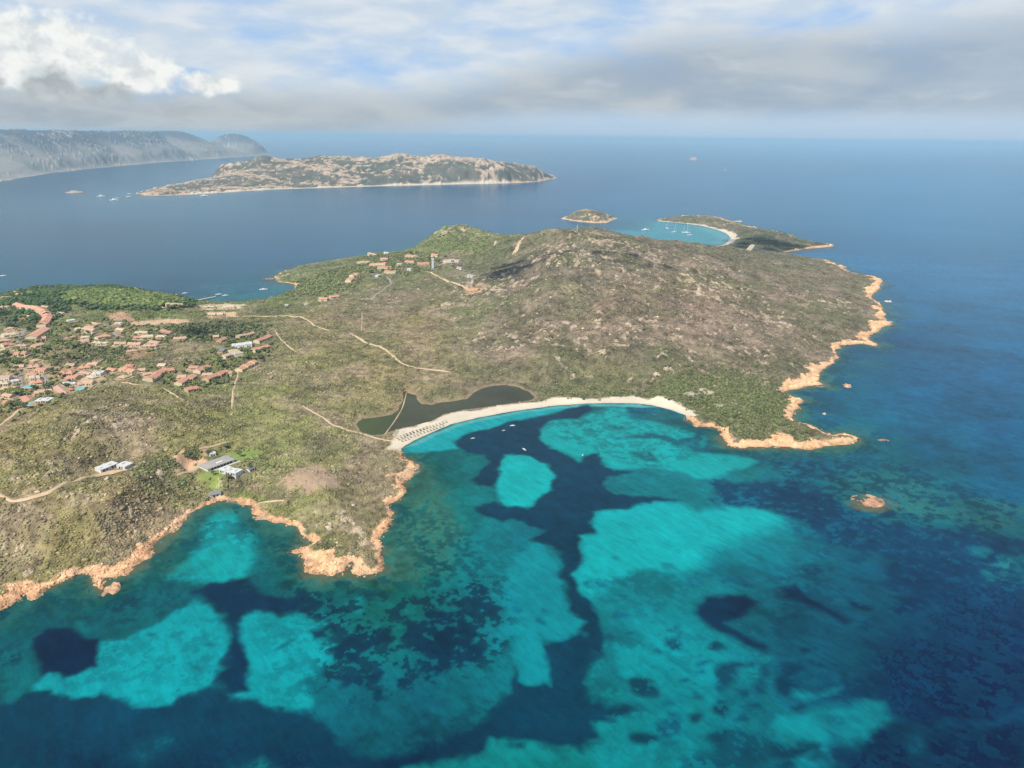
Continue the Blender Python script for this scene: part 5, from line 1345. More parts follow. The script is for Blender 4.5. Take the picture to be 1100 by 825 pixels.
# the curved terrace with the bright red roof
curve_px = [(18, 327.5), (25, 330), (33, 330.4), (41, 332), (48, 335.5), (51.5, 340), (49, 346), (44, 350)]
root = empty('curved_terrace', (*on_land(42, 340)[:2], on_land(42, 340)[2]))
tag(root, 'long curved terrace with a bright orange-red roof, bending through the trees', 'terraced houses')
rx, ry, rz0 = root.location
wmb, prev = MB(), None
cwp = np.array([on_land(p[0], p[1], 3)[:2] for p in curve_px])
sL = np.concatenate([[0], np.cumsum(np.hypot(*np.diff(cwp, axis=0).T))])
nseg = 14
S = np.linspace(0, sL[-1], nseg + 1)
cx_, cy_ = np.interp(S, sL, cwp[:, 0]), np.interp(S, sL, cwp[:, 1])
M_BRIGHT = (234, 172, 138)
for k in range(nseg):
    dx, dy = cx_[k + 1] - cx_[k], cy_[k + 1] - cy_[k]
    L = math.hypot(dx, dy) + .4; an = atan2(dy, dx)
    mx, my = (cx_[k] + cx_[k + 1]) / 2, (cy_[k] + cy_[k + 1]) / 2
    zz = float(hz(mx, my)) - rz0 + .04 * (k % 3)
    w_, r_ = MB().box(-L / 2, L / 2, -6.5, 6.5, -4, 4.2), MB()
    gable(r_, -L / 2, L / 2, 6.5, 4.23, 2.4, ov=.3)
    tr = lambda p: (mx - rx + p[0] * cos(an) - p[1] * sin(an), my - ry + p[0] * sin(an) + p[1] * cos(an), p[2] + zz)
    wmb.add([tr(p) for p in w_.v], w_.f)
    MB().add([tr(p) for p in r_.v], r_.f).build('roof', roof_mat(M_BRIGHT), root)
    sites.append((mx, my, 10))
wmb.build('wall', WALLS['cream'], root)
house('terrace', (32.5, 362), (47.5, 352.5), 15, 'broad orange-red roof slab at the lower end of the curved terrace', M_BRIGHT, 'cream', 4.0, 'gable', 0, 'terraced houses', None)

VG = 'village houses among trees on the left'
V = [  # centre px, width px, depth m, tilt, roof, wall, label
    (76, 344, 8, 8, 0, WHT, 'white', 'white flat house by the trees below the bright green wood'),
    (102, 347.6, 9, 9, .1, TAN, 'cream', 'tan-roofed house beside the bend of the grey road'),
    (86.5, 353.6, 12, 9, .2, CRM, 'cream', 'long cream house at the back of the middle village group'),
    (98, 354.8, 9, 12, -.3, TAN, 'cream', 'tall tan-roofed house in the middle village group'),
    (91.6, 362.2, 9, 8, .1, CRM, 'cream', 'low cream house in front of the tall tan-roofed one'),
    (108, 362.4, 11, 8, .3, TAN, 'cream', 'tan house nearest the grey road in the middle village group'),
    (88.5, 366.8, 15, 11, .35, PINK, 'cream', 'wide pink-roofed villa with a yellow-green tree beside it'),
    (108, 368.2, 15, 8, -.1, CRM, 'white', 'long pale house in front of the middle village group'),
    (129, 368.6, 13, 9, .1, TAN, 'tan', 'tan row house left of the embankment, first of three in a line'),
    (145, 370, 13, 9, .0, TAN, 'pink', 'tan row house in the middle of three in a line'),
    (161, 371.8, 16, 10, .1, TAN, 'tan', 'tan row house last of three in a line, next to the bare slope'),
    (152, 357.4, 14, 8, .1, CRM, 'tan', 'low cream row furthest back beside the dark grove'),
    (158, 362, 14, 8, .2, CRM, 'cream', 'bright cream house in front of the low cream row'),
    (173, 361, 10, 8, .3, CRM, 'white', 'pale house at the left tip of the dark grove'),
    (44.5, 363.6, 11, 10, .3, PINK, 'tan', 'pink-roofed house just below the broad orange roof slab'),
    (40.7, 371.2, 12, 11, .7, TAN, 'tan', 'tan house set at an angle below the pink-roofed one'),
    (24, 371.2, 11, 9, .0, PINK, 'cream', 'flat pink-roofed house beside the straight grey road'),
    (23, 380, 12, 11, -.2, RED, 'cream', 'red-roofed house below the end of the straight grey road'),
    (9, 360, 14, 11, .3, CRM, 'cream', 'cream house highest in the dense cluster at the left edge'),
    (3.5, 366, 13, 11, .3, TAN, 'cream', 'tan house in the middle of the dense cluster at the left edge'),
    (8, 371, 11, 10, .2, RED, 'cream', 'red-roofed house in the dense cluster at the left edge'),
    (1, 377, 9, 10, .2, CRM, 'cream', 'cream house lowest in the dense cluster at the left edge'),
    (37, 393.4, 13, 13, .2, PINK, 'tan', 'large pink-roofed house uppermost of the three big village villas'),
    (45, 398, 12, 11, -.2, RED, 'cream', 'red-roofed wing beside the uppermost big village villa'),
    (37, 405.6, 11, 10, .1, CRM, 'white', 'cream and white villa between two pools'),
    (39.5, 410.8, 13, 12, .3, ORG, 'cream', 'orange-roofed villa above the small turquoise pool'),
    (43, 421.4, 12, 8, .3, TAN, 'tan', 'low tan house between the small pool and the round trees'),
    (6, 406, 12, 10, .1, PINK, 'white', 'pink-roofed house uppermost of the cluster by the left edge road'),
    (4.5, 411.4, 11, 11, .1, CRM, 'cream', 'cream house in the cluster by the left edge road'),
    (10, 417.8, 13, 10, .0, TAN, 'pink', 'tan house lowest of the cluster by the left edge road'),
    (16, 409, 8, 8, .4, WHT, 'white', 'small white house closest to the left edge road'),
    (72, 400.4, 15, 13, .3, ORG, 'cream', 'big orange-roofed villa in the central village clearing'),
    (79, 406, 12, 11, .1, RED, 'pink', 'red-roofed house in front of the big orange-roofed villa'),
    (74, 411.6, 13, 8, .2, WHT, 'white', 'white house below the red-roofed one in the clearing'),
    (92, 394.4, 13, 11, .3, ORG, 'cream', 'orange-roofed house on the diagonal row above the clearing'),
    (101, 391, 12, 10, .3, TAN, 'cream', 'tan house at the top end of the diagonal row'),
    (105, 401.4, 12, 11, .4, WHT, 'white', 'bright white villa among trees on the right of the clearing'),
    (99, 405, 7, 8, .2, CRM, 'cream', 'small cream house beside the bright white villa'),
    (94, 411.4, 14, 10, .1, TAN, 'cream', 'wide tan-roofed house behind the round pool'),
    (67.5, 419.6, 10, 9, -.1, PINK, 'tan', 'pink-roofed house at the edge of the heath, left of the round pool'),
    (47.5, 428.6, 15, 10, .4, WHT, 'pink', 'white and pink house with a pool in front, nearest the heath'),
    (9, 431.6, 11, 9, .1, ORG, 'cream', 'single orange-roofed house between round trees at the lower left'),
    (17.5, 314, 6, 8, .0, PINK, 'white', 'small pink-roofed house behind the curved terrace, near the sea'),
    (22, 316.4, 10, 8, .1, TAN, 'tan', 'dull tan row in the dark trees behind the curved terrace'),
    (7.6, 320, 11, 8, .0, PINK, 'tan', 'dull pink row in the dark trees at the far left'),
    (35, 314.4, 9, 8, .1, GREY, 'tan', 'grey-roofed house in the dark trees towards the shore'),
    (3, 330.6, 12, 9, .1, PINK, 'cream', 'pink-roofed house left of the start of the curved terrace'),
    (33, 304.8, 9, 9, .0, CRM, 'cream', 'pale house on the wooded shore at the far left'),
    (44, 304.6, 7, 8, .0, TAN, 'cream', 'tan house on the wooded shore beside the pale one'),
    (127, 347, 7, 8, .1, WHT, 'white', 'small white house on the bare earth by the road'),
    (187, 327.4, 18, 9, .0, TAN, 'cream', 'long tan-roofed house under the bright green wood'),
    (170, 331, 10, 8, .1, CRM, 'cream', 'cream house left of the long tan-roofed one under the wood'),
    (181, 323, 5, 7, .2, WHT, 'white', 'small white house above the long tan-roofed one'),
    (232, 337.6, 16, 9, .0, CRM, 'tan', 'long low cream building on the bare strip near the cove'),
    (246, 329.6, 13, 8, .05, CRM, 'cream', 'pale building on the shore terrace behind the cove'),
    (225, 330, 11, 8, .0, CRM, 'cream', 'pale building on the left of the shore terrace behind the cove'),
]
for k, (px, py, wpx, dep, tl, rf, wl__, lab) in enumerate(V):
    dx, dy = wpx / 2 * cos(tl), -wpx / 2 * sin(tl) * .35
    house('house', (px - dx, py - dy), (px + dx, py + dy), dep, lab, rf, wl__, 2.9 if k % 3 else 3.5, 'flat' if rf == WHT else ('hip' if k % 3 == 1 else 'gable'), 6.5 if wpx > 10 else 0, 'house', VG, jog=1.8, patio=True)

ANCH = [((45, 338), 'the curved terrace', 16, 9), ((86, 418), 'the round pool', 13, 8), ((72, 400.5), 'the big orange-roofed villa in the clearing', 13, 7), ((119, 355), 'the bend of the grey road', 10, 6), ((40, 357), 'the broad orange roof slab', 15, 8),
        ((145, 370), 'the middle tan row of three', 20, 6), ((137, 398), 'the single orange-roofed row', 14, 6), ((47.5, 428.6), 'the white and pink house', 13, 7), ((37, 393.4), 'the uppermost big pink-roofed villa', 13, 7), ((9, 431.6), 'the single orange-roofed house between round trees', 11, 7),
        ((105, 401.4), 'the bright white villa', 12, 6), ((20, 405), 'the village lane by the left edge', 11, 7), ((92, 360), 'the middle village group', 17, 8), ((8, 366), 'the dense cluster at the left edge', 12, 10), ((171.5, 399.8), 'the leftmost red terrace', 12, 7), ((208, 404), 'the long straight orange-roofed terrace', 13, 8)]
RX = random.Random(5)
for (ax, ay), nm_, ox, oy in ANCH:
    for dn, dx_, dy_ in (('left of', -1, .1), ('right of', 1, -.1), ('behind', .15, -1), ('in front of', -.15, 1)):
        for tries in range(8):
            hx, hy = ax + dx_ * ox * RX.uniform(.85, 1.35) + RX.uniform(-2, 2), ay + dy_ * oy * RX.uniform(.85, 1.3) + RX.uniform(-1, 1)
            if hx < 1 or (hy > 424 - (hx - 60) * .22 and hy > 409): continue
            wx_, wy_, _ = on_land(hx, hy)
            if any(math.hypot(wx_ - a, wy_ - b) < r + 5 for a, b, r in sites) or any((line_d(tp, np.array([wx_]), np.array([wy_]))[0] < tw_ + 5) for tp, tw_ in track_w): continue
            kk = RX.randrange(6)
            rn_, rf = [('tan', TAN), ('red', RED), ('pink', PINK), ('orange', ORG), ('cream', CRM), ('tan', TAN)][kk]
            wp = RX.uniform(7, 11)
            house('house', (hx - wp / 2, hy + RX.uniform(-1.5, 1.5)), (hx + wp / 2, hy), RX.uniform(7, 10), 'small %s-roofed house just %s %s' % (rn_, dn, nm_), rf, RX.choice(['cream', 'tan', 'tan', 'pink']), 2.8, RX.choice(['gable', 'hip']), 0, 'house', VG, patio=True)
            break

RG = 'resort houses on the far headland'
for px, py, wpx, dep, tl, rf, wl__, lab in [
    (400.5, 273.2, 8, 9, 0, TAN, 'cream', 'tan-roofed house on the far shore, leftmost of the waterside ones'),
    (412.6, 278, 8, 10, 0, PINK, 'cream', 'pink-roofed house below the white one by the water'),
    (390, 282, 14, 10, .3, TAN, 'cream', 'long tan-roofed row leftmost in the resort'),
    (407, 284.2, 17, 12, .1, ORG, 'cream', 'longest orange-roofed row in the middle of the resort'),
    (413, 287.8, 15, 11, .1, RED, 'cream', 'red-roofed row directly in front of the longest row'),
    (420, 292.2, 12, 11, -.1, RED, 'cream', 'red-roofed row lowest of the resort, where the road ends'),
    (442.5, 275, 10, 14, -.2, ORG, 'cream', 'tall orange-roofed hotel wing at the back of the resort'),
    (440, 281, 10, 9, 0, ORG, 'cream', 'orange-roofed row just in front of the tall hotel wing'),
    (454.6, 283.6, 13, 13, .1, RED, 'tan', 'brown-red block beside the pale tower'),
    (467.4, 274, 7, 10, 0, ORG, 'cream', 'small orange-roofed house behind the pale tower'),
    (486, 280.4, 16, 12, 0, PINK, 'white', 'wide pink-roofed building right of the pale tower'),
    (415.5, 271.2, 5, 7, 0, WHT, 'white', 'small white house at the edge of the water'),
    (428.5, 283.6, 5, 7, .3, CRM, 'white', 'small cream house between the resort rows'),
    (440, 289.2, 4, 6, 0, WHT, 'white', 'small white building at the foot of the resort'),
    (405.6, 296, 3, 14, 0, WHT, 'white', 'narrow white building end-on above the road'),
    (494, 287.4, 5, 7, 0, PINK, 'white', 'small pink house right of the road junction'),
    (508.5, 311, 12, 10, .2, ORG, 'tan', 'orange-roofed farm building on a clearing under the hill'),
    (505, 306, 7, 8, 0, GREY, 'tan', 'grey shed beside the orange-roofed farm building'),
    (506, 296.4, 6, 7, 0, WHT, 'white', 'small white house on the hillside clearing'),
]:
    dx, dy = wpx / 2 * cos(tl), -wpx / 2 * sin(tl) * .35
    house('resort_house', (px - dx, py - dy), (px + dx, py + dy), dep, lab, rf, wl__, 4.2, 'gable' if rf != WHT else 'flat', 8 if wpx > 9 else 0, 'house', RG)
house('resort_house', (374, 302), (379, 299.5), 13, 'red-roofed stepped block nearest the cove, lower half of the pair', ORG, 'cream', 4, 'gable', 8, 'house', RG)
house('resort_house', (377.5, 297), (384, 294.6), 13, 'red-roofed stepped block nearest the cove, upper half of the pair', RED, 'cream', 4, 'gable', 8, 'house', RG)
house('resort_house', (343, 321.4), (352, 321), 11, 'low orange-roofed building by the green cove slope', ORG, 'cream', 3.6, 'gable', 0, 'house', RG)
house('resort_house', (354, 319.4), (363, 318), 10, 'orange-roofed annexe at the right end of the low building by the cove slope', ORG, 'cream', 3.4, 'gable', 0, 'house', RG)
house('cottage', (306.5, 327.6), (309.5, 327.6), 6, 'tiny white cottage alone on the heath behind the cove', WHT, 'white', 3, 'flat', 0, 'cottage', None)
house('cottage', (328, 326.4), (331, 326.4), 6, 'tiny cream cottage below the low orange-roofed building', CRM, 'white', 3, 'flat', 0, 'cottage', None)
house('lodge', (799, 266.6), (808, 267.2), 12, 'long pale building alone on the green neck of the far headland', CRM, 'white', 5, 'gable', 0, 'building', None)
house('villa', (105, 504.6), (124, 497.6), 9, 'long low white villa at the end of the sandy track', WHT, 'white', 2.8, 'flat', 9, 'villa', None, jog=.4)
house('villa', (129.5, 498), (138.5, 500), 9, 'square white villa right of the long low one on the heath', WHT, 'white', 3.0, 'flat', 0, 'villa', None)

# the big grey-roofed villa
xa, ya, _ = on_land(218.5, 501.6, 3); xb, yb, _ = on_land(247, 491.4, 3)
rzv = atan2(yb - ya, xb - xa); Lv = math.hypot(xb - xa, yb - ya); cxv, cyv = (xa + xb) / 2, (ya + yb) / 2
zv = float(hz(cxv, cyv)) + .1
vr = empty('large_villa', (cxv, cyv, zv), rzv)
tag(vr, 'large villa with a broad grey roof on green lawns', 'villa')
MB().box(-Lv / 2, Lv / 2, -7, 7, -5, 2.6).build('wall', WALLS['white'], vr)
r = MB(); hip(r, -Lv / 2, Lv / 2, 6.6, 2.604, 1.0, ov=.9)
vro = r.build('roof', mat_plain('grey_shingle', (178, 172, 164), .9, .1, .4, .1), vr)
MB().box(-2.5, 3.5, -5.0, -2.8, 2.9, 4.0).build('skylight', WALLS['white'], vro)
MB().box(-Lv / 2 + 1, Lv / 2 + 4, -10.4, -8.8, -4, .55).build('veranda', WALLS['white'], vr)
for k in range(7):
    xw = -Lv / 2 + 3 + k * (Lv - 8) / 6
    MB().box(xw, xw + 2.4, -7.06, -7.0, .3, 2.2).build('window', M_GLASS, vr)
for s in np.linspace(-Lv / 2, Lv / 2, 9): sites.append((cxv + cos(rzv) * s, cyv + sin(rzv) * s, 13))
house('pavilion', (239, 503.8), (257, 508.4), 9, 'white flat-topped pavilion on the lawn in front of the grey-roofed villa', WHT, 'white', 2.8, 'flat', 7, 'pavilion', None, jog=.3)
house('annexe', (225, 529.4), (236, 527.6), 7, 'low grey-roofed annexe at the bottom of the villa lawn', GREY, 'white', 3, 'gable', 0, 'annexe', None)
house('shed', (226, 487.4), (230, 486.6), 5, 'small white shed behind the grey-roofed villa', WHT, 'white', 3.2, 'flat', 0, 'shed', None)
house('shed', (267, 503.4), (271, 502.6), 5, 'small pale shed right of the villa lawn', GREY, 'white', 2.8, 'flat', 0, 'shed', None)

# ------------------------------------------------------------------ pools
M_POOL = mat_plain('pool_water', (84, 205, 205), .12, .08, .4, .5)
def pool(px, py, rx_, ry_, label, rot=0.0):
    x, y, zz = on_land(px, py)
    zz = float(max(hz(x + dx, y + dy) for dx in (-rx_, 0, rx_) for dy in (-ry_, 0, ry_))) + .1
    root = empty('swimming_pool', (x, y, zz), rot); tag(root, label, 'pool')
    n = 28
    o = [(rx_ * cos(2 * pi * k / n) * (1 + .10 * sin(4 * pi * k / n + 1)), ry_ * sin(2 * pi * k / n) * (1 + .1 * cos(6 * pi * k / n))) for k in range(n)]
    mb = MB()
    vs = [(a, b, .25) for a, b in o] + [(a * 1.0 + 1.3 * a / math.hypot(a, b), b + 1.3 * b / math.hypot(a, b), .25) for a, b in o]
    vs += [(v[0], v[1], -3) for v in vs[n:]]
    f = [(k, n + k, n + (k + 1) % n, (k + 1) % n) for k in range(n)] + [(n + k, 2 * n + k, 2 * n + (k + 1) % n, n + (k + 1) % n) for k in range(n)]
    vs += [(a, b, -.3) for a, b in o]
    f += [(k, (k + 1) % n, 3 * n + (k + 1) % n, 3 * n + k) for k in range(n)]
    mb.add(vs, f); mb.build('coping', M_STONE, root)
    MB().add([(a, b, .05) for a, b in o], [tuple(range(n))]).build('water', M_POOL, root)
    sites.append((x, y, max(rx_, ry_) + 3))


pool(86, 418.4, 4.0, 6.8, 'round turquoise pool at the edge of the heath')
pool(38, 433.6, 5.5, 7.5, 'turquoise pool in front of the white and pink house')
pool(32.5, 417, 4.6, 7, 'small turquoise pool below the orange-roofed villa')
pool(29.5, 397, 4.2, 6, 'pale green pool beside the large pink-roofed house')
# tennis court behind the curved terrace
x, y, zz = on_land(28, 319.8)
ct = empty('tennis_court', (x, y, zz + .8), .5); tag(ct, 'green tennis court in the dark trees behind the curved terrace', 'tennis court')
MB().box(-18, 18, -9, 9, -4, .1).build('playing_surface', mat_plain('court_green', (96, 150, 128), .9, .06, .2, .1), ct)
lm = MB()
for y0 in (-5.5, 5.4): lm.box(-12, 12, y0, y0 + .1, .104, .11)
for x0 in (-12, -6.4, 6.3, 11.9): lm.box(x0, x0 + .1, -5.39, 5.39, .104, .11)
lm.build('court_lines', WALLS['white'], ct)
nb = MB().box(-.05, .05, -6.4, 6.4, .104, 1.1); nb.build('net', M_GLASS, ct)
sites.append((x, y, 21))

# ------------------------------------------------------------------ tower, mast, jetty
M_PALE = mat_plain('pale_concrete', (206, 214, 214), .8, .06, .3, .2)
x, y, zz = on_land(465, 289)
tw = empty('tower', (x, y, zz)); tag(tw, 'tall slim pale tower standing over the resort roofs', 'tower')
MB().box(-2.2, 2.2, -2.2, 2.2, -3, 20).build('shaft', M_PALE, tw)
MB().box(-2.8, 2.8, -2.8, 2.8, 20.004, 23.4).build('tank', M_PALE, tw)
MB().box(-1.0, 1.0, -2.26, -2.203, 0, 2.2).build('door', M_GLASS, tw)
sites.append((x, y, 7))
x, y, zz = *atY(620, 248.6, 1676)[:2], 0
zz = float(hz(x, y))
ms = empty('radio_mast', (x, y, zz)); tag(ms, 'white lattice radio mast on the top of the main hill', 'mast')
mb = MB()
for sx_, sy_ in ((1, 1), (1, -1), (-1, 1), (-1, -1)):
    mb.tube((1.5 * sx_, 1.5 * sy_, -1), (.35 * sx_, .35 * sy_, 17), .16, .12, 6)
for k in range(8):
    z0, z1 = k * 2.1, (k + 1) * 2.1
    r0, r1 = 1.5 - 1.15 * (z0 + 1) / 18, 1.5 - 1.15 * (z1 + 1) / 18
    for a, b in (((r0, r0), (-r1, r1)), ((-r0, r0), (-r1, -r1)), ((-r0, -r0), (r1, -r1)), ((r0, -r0), (r1, r1))):
        mb.tube((*a, z0), (*b, z1), .09, n=5)
mb.build('lattice', M_PALE, ms)
MB().tube((0, 0, 16.5), (0, 0, 21), .10, .05, 6).build('antenna', M_PALE, ms)
for k in range(3):
    a = k * 2.1
    MB().tube((cos(a) * .8, sin(a) * .8, 12 + k), (cos(a) * 1.4, sin(a) * 1.4, 12 + k), .3, .9, 12).build('dish', M_PALE, ms)
MB().box(-5.5, -2.5, -1.5, 1.5, -1, 2.6).build('hut', WALLS['white'], ms)
xj, yj = at(216, 321.6, 1); xk, yk = at(231.5, 318.6, 1)
jt = empty('jetty', (xj, yj, 0), atan2(yk - yj, xk - xj)); tag(jt, 'pale stone jetty reaching into the small cove', 'jetty')
Lj = math.hypot(xk - xj, yk - yj)
MB().box(-8, Lj, -2.2, 2.2, -1.5, 1.3).build('deck', M_STONE, jt)
for k in range(4): MB().tube((Lj * (.3 + .22 * k), 1.6, 1.304), (Lj * (.3 + .22 * k), 1.6, 2.0), .2, n=8).build('bollard', M_GLASS, jt)

# ------------------------------------------------------------------ boats
M_GEL = mat_plain('white_gelcoat', (240, 242, 242), .25, .03, .5, .5)
M_TEAK = mat_plain('teak', (190, 150, 110), .7, .1, 2.0, .2)
M_SAIL = mat_plain('sail_cloth', (225, 225, 218), .9, .05, 1, .1)
M_SPAR = mat_plain('aluminium_spar', (222, 226, 228), .35, .04, 1, .5)


def hull_mb(L, B, D, fine=.5):
    secs = 11; prof = 6
    vs, fs = [], []
    for i in range(secs):
        t = i / (secs - 1)
        w = B / 2 * (1 - max(0, (t - fine) / (1 - fine)) ** 2.0) * (.82 + .18 * min(1, t / .3))
        w = max(w, .03)
        sheer = D * (.62 + .25 * t * t)
        for j in range(prof):
            a = j / (prof - 1)
            vs.append((-L / 2 + L * t + (.06 * L * a if t > .85 else 0) * (t - .85) / .15, w * sin(a * pi / 2) ** .6, -D * .38 * (1 - t * .5) + (sheer + D * .38 * (1 - t * .5)) * a ** 1.4))
    n = len(vs)
    vs += [(x, -y_, z_) for x, y_, z_ in vs]
    for i in range(secs - 1):
        for j in range(prof - 1):
            a = i * prof + j
            fs.append((a, a + prof, a + prof + 1, a + 1)); fs.append((n + a, n + a + 1, n + a + prof + 1, n + a + prof))
    for i in range(secs - 1):
        a = i * prof + prof - 1
        fs.append((a, a + prof, n + a + prof, n + a))
    fs.append(tuple(range(prof)) + tuple(n + k for k in range(prof))[::-1])
    return MB().add(vs, fs)


def sailboat(px, py, L, rz, label, two=False, group=None):
    x, y = at(px, py, 0)
    r = empty('sailboat', (x, y, 0), rz); tag(r, label, 'sailboat', group)
    B = L * .28; D = L * .115
    hull_mb(L, B, D).build('hull', M_GEL, r, True)
    zd = D * .66
    MB().box(-L * .10, L * .22, -B * .26, B * .26, zd, zd + L * .05, taper=.15).build('cabin', M_GEL, r)
    MB().box(-L * .42, -L * .12, -B * .28, B * .28, zd + .004, zd + .12).build('cockpit', M_TEAK, r)
    for xm, hm in ([(L * .12, L * 1.30)] + ([(-L * .30, L * .95)] if two else [])):
        m = MB().tube((xm, 0, zd), (xm, 0, zd + hm), L * .012 + .06, L * .008 + .04, 8).build('mast', M_SPAR, r)
        MB().tube((xm, -B * .5, zd + hm * .55), (xm, B * .5, zd + hm * .55), .05 + L * .002, n=6).build('spreader', M_SPAR, m)
        MB().tube((xm - .2, 0, zd + L * .11), (xm - L * .36, 0, zd + L * .10), L * .022 + .05, L * .014, 8).build('boom', M_SAIL, r)
    MB().tube((L * .5, 0, zd + .3), (L * .12, 0, zd + L * 1.2), .05 + L * .003, n=6).build('furled_jib', M_SAIL, r)
    return r


def motorboat(px, py, L, rz, label, group=None, fly=False):
    x, y = at(px, py, 0)
    r = empty('motorboat', (x, y, 0), rz); tag(r, label, 'motorboat', group)
    B = L * .32; D = L * .15
    hull_mb(L, B, D, .45).build('hull', M_GEL, r, True)
    zd = D * .64
    MB().box(-L * .18, L * .20, -B * .34, B * .34, zd, zd + L * .10, taper=L * .025).build('cabin', M_GEL, r)
    MB().box(-L * .10, L * .16, -B * .345, B * .345, zd + L * .045, zd + L * .075).build('window', M_GLASS, r)
    MB().box(-L * .44, -L * .2, -B * .34, B * .34, zd + .004, zd + .1).build('deck', M_TEAK, r)
    if fly: MB().box(-L * .14, L * .08, -B * .28, B * .28, zd + L * .104, zd + L * .16, taper=L * .015).build('flybridge', M_GEL, r)
    return r


CG = 'boats anchored in the turquoise cove'
motorboat(693, 247.4, 26, .15, 'white motor yacht anchored alone on the left side of the turquoise cove', CG, True)
sailboat(716.6, 245.6, 20, 1.9, 'sailboat furthest back in the turquoise cove', False, CG)
sailboat(724, 249.4, 19, .3, 'sailboat in the middle of the turquoise cove', False, CG)
sailboat(737, 250.2, 27, .1, 'largest two-masted sailing yacht in the turquoise cove', True, CG)
motorboat(741, 252.6, 16, .1, 'low white motorboat beside the largest sailing yacht', CG)
BG = 'boats moored in the beach bay'
motorboat(563, 483, 5.8, 2.2, 'white motorboat over the dark sea grass beside the round sandy patch', BG)
motorboat(550.5, 457.4, 5.6, .1, 'white motorboat moored closest to the beach', BG)
motorboat(508, 471, 4.2, .3, 'small pale dinghy near the left end of the beach', BG)
motorboat(541, 462.6, 3.6, .4, 'tiny pale boat just left of the one moored closest to the beach', BG)
motorboat(626, 489, 3.6, 1.2, 'tiny white boat at the dark tip of the sea grass in the bay', BG)
MG = 'boats off the long island'
motorboat(108.5, 211.2, 34, .1, 'white boat leftmost of those off the island tip', MG, True)
motorboat(126, 213.4, 26, .5, 'white boat furthest right of the two close together off the island tip', MG)
motorboat(122.4, 215.4, 36, .1, 'white boat nearest of those off the island tip', MG, True)
motorboat(138, 211.6, 24, .3, 'white boat close to the rocks of the island tip', MG)
motorboat(139, 208.6, 22, .3, 'white boat behind the one close to the rocks of the island tip', MG)
motorboat(219, 210.8, 34, .2, 'white boat off the pale beach of the long island', MG, True)
motorboat(283, 311.2, 15, .1, 'white motorboat in the green cove left of the headland', None)
motorboat(235, 316.6, 12, .4, 'white boat moored left of the other one off the jetty end', None)
motorboat(242, 317.6, 11, .2, 'white boat moored right of the other one off the jetty end', None)
motorboat(198.5, 315.2, 10, .2, 'small white boat off the wooded shore left of the jetty', None)
motorboat(3, 296.6, 12, .2, 'small white boat off the shore at the far left', None)
motorboat(779, 183, 24, 2.9, 'lone motorboat under way on the open sea', None, True)

# ------------------------------------------------------------------ rocks standing in the sea
def rock_islet(px, py, rx_, ry_, h, label, seed, rot=0.0, colr_=(214, 172, 136), name='rock_islet', n=56, m=20, rough=1.0):
    x0, y0 = at(px, py, 0)
    an = np.arange(n) * 2 * pi / n
    rr = np.linspace(0.02, 1.25, m)
    A, Rr = np.meshgrid(an, rr)
    lx, ly = Rr * rx_ * np.cos(A), Rr * ry_ * np.sin(A)
    wx, wy = lx * cos(rot) - ly * sin(rot), lx * sin(rot) + ly * cos(rot)
    s = min(rx_, ry_)
    zz = h * (1 - Rr ** 2) * .55 + fbm(wx + seed * 50, wy, s * .9, 5, seed, .6) * h * 1.7 * rough
    zz = np.where(Rr > 1.0, np.minimum(zz, -.6), zz) - .12 * h
    V = np.stack([wx, wy, zz], -1).reshape(-1, 3)
    q = []
    for i in range(m - 1):
        for k in range(n): q.append((i * n + k, i * n + (k + 1) % n, (i + 1) * n + (k + 1) % n, (i + 1) * n + k))
    c = s2l(colr_) * (1 + fbm(wx + 900, wy, s * .5, 4, seed + 5)[..., None] * .6)
    wet = sst(zz, h * .25 + .6, 0)[..., None]
    c = c * (1 - wet * .5) + s2l((140, 110, 86)) * wet * .5
    o = np_mesh(name, V, np.array(q)[:, ::-1], [tuple(range(n))], M_ROCK, np.clip(c / KLAND, .01, .8).reshape(-1, 3))
    o.location = (x0, y0, 0)
    tag(o, label, 'rock islet')
    return o


rock_islet(932, 538, 14, 12, 1.7, 'low reddish rock reef breaking the surface off the right shore', 11, .0, (206, 158, 126), rough=1.6)
rock_islet(908.5, 414.5, 6.5, 8, 3.2, 'small round pink rock off the right-hand cliffs', 12)
rock_islet(117, 633.5, 7.5, 8, 3.0, 'pink rock just off the lower left shore', 13)
rock_islet(954, 324, 7, 6, 2.4, 'pale rock off the upper right point', 14, colr_=(220, 200, 178))
rock_islet(956, 346, 6, 5, 2.2, 'pale rock off the sharp pink headland on the right', 15, colr_=(220, 200, 178))
rock_islet(885.5, 444.6, 3, 3, 1.5, 'tiny pale rock in the small bay on the right', 16, colr_=(226, 206, 190))
rock_islet(949, 473, 6, 3, .9, 'low wash rock beyond the tip of the spit', 17, rough=1.5, colr_=(160, 130, 110))
rock_islet(904, 287, 16, 14, 5, 'pink rock beside the notch in the far right shore', 18)
rock_islet(80.5, 207, 42, 50, 14, 'pale rock standing alone left of the long island', 19, colr_=(186, 170, 152))
rock_islet(745, 172, 75, 90, 48, 'distant rock stack alone near the horizon', 20, colr_=(180, 160, 150), rough=.7)
rock_islet(792, 238, 20, 12, 6, 'pale rocks off the back of the far headland', 21, colr_=(214, 196, 172))
rock_islet(289, 299.6, 12, 10, 3, 'dark rocks off the tip of the resort headland', 22, colr_=(150, 130, 108))

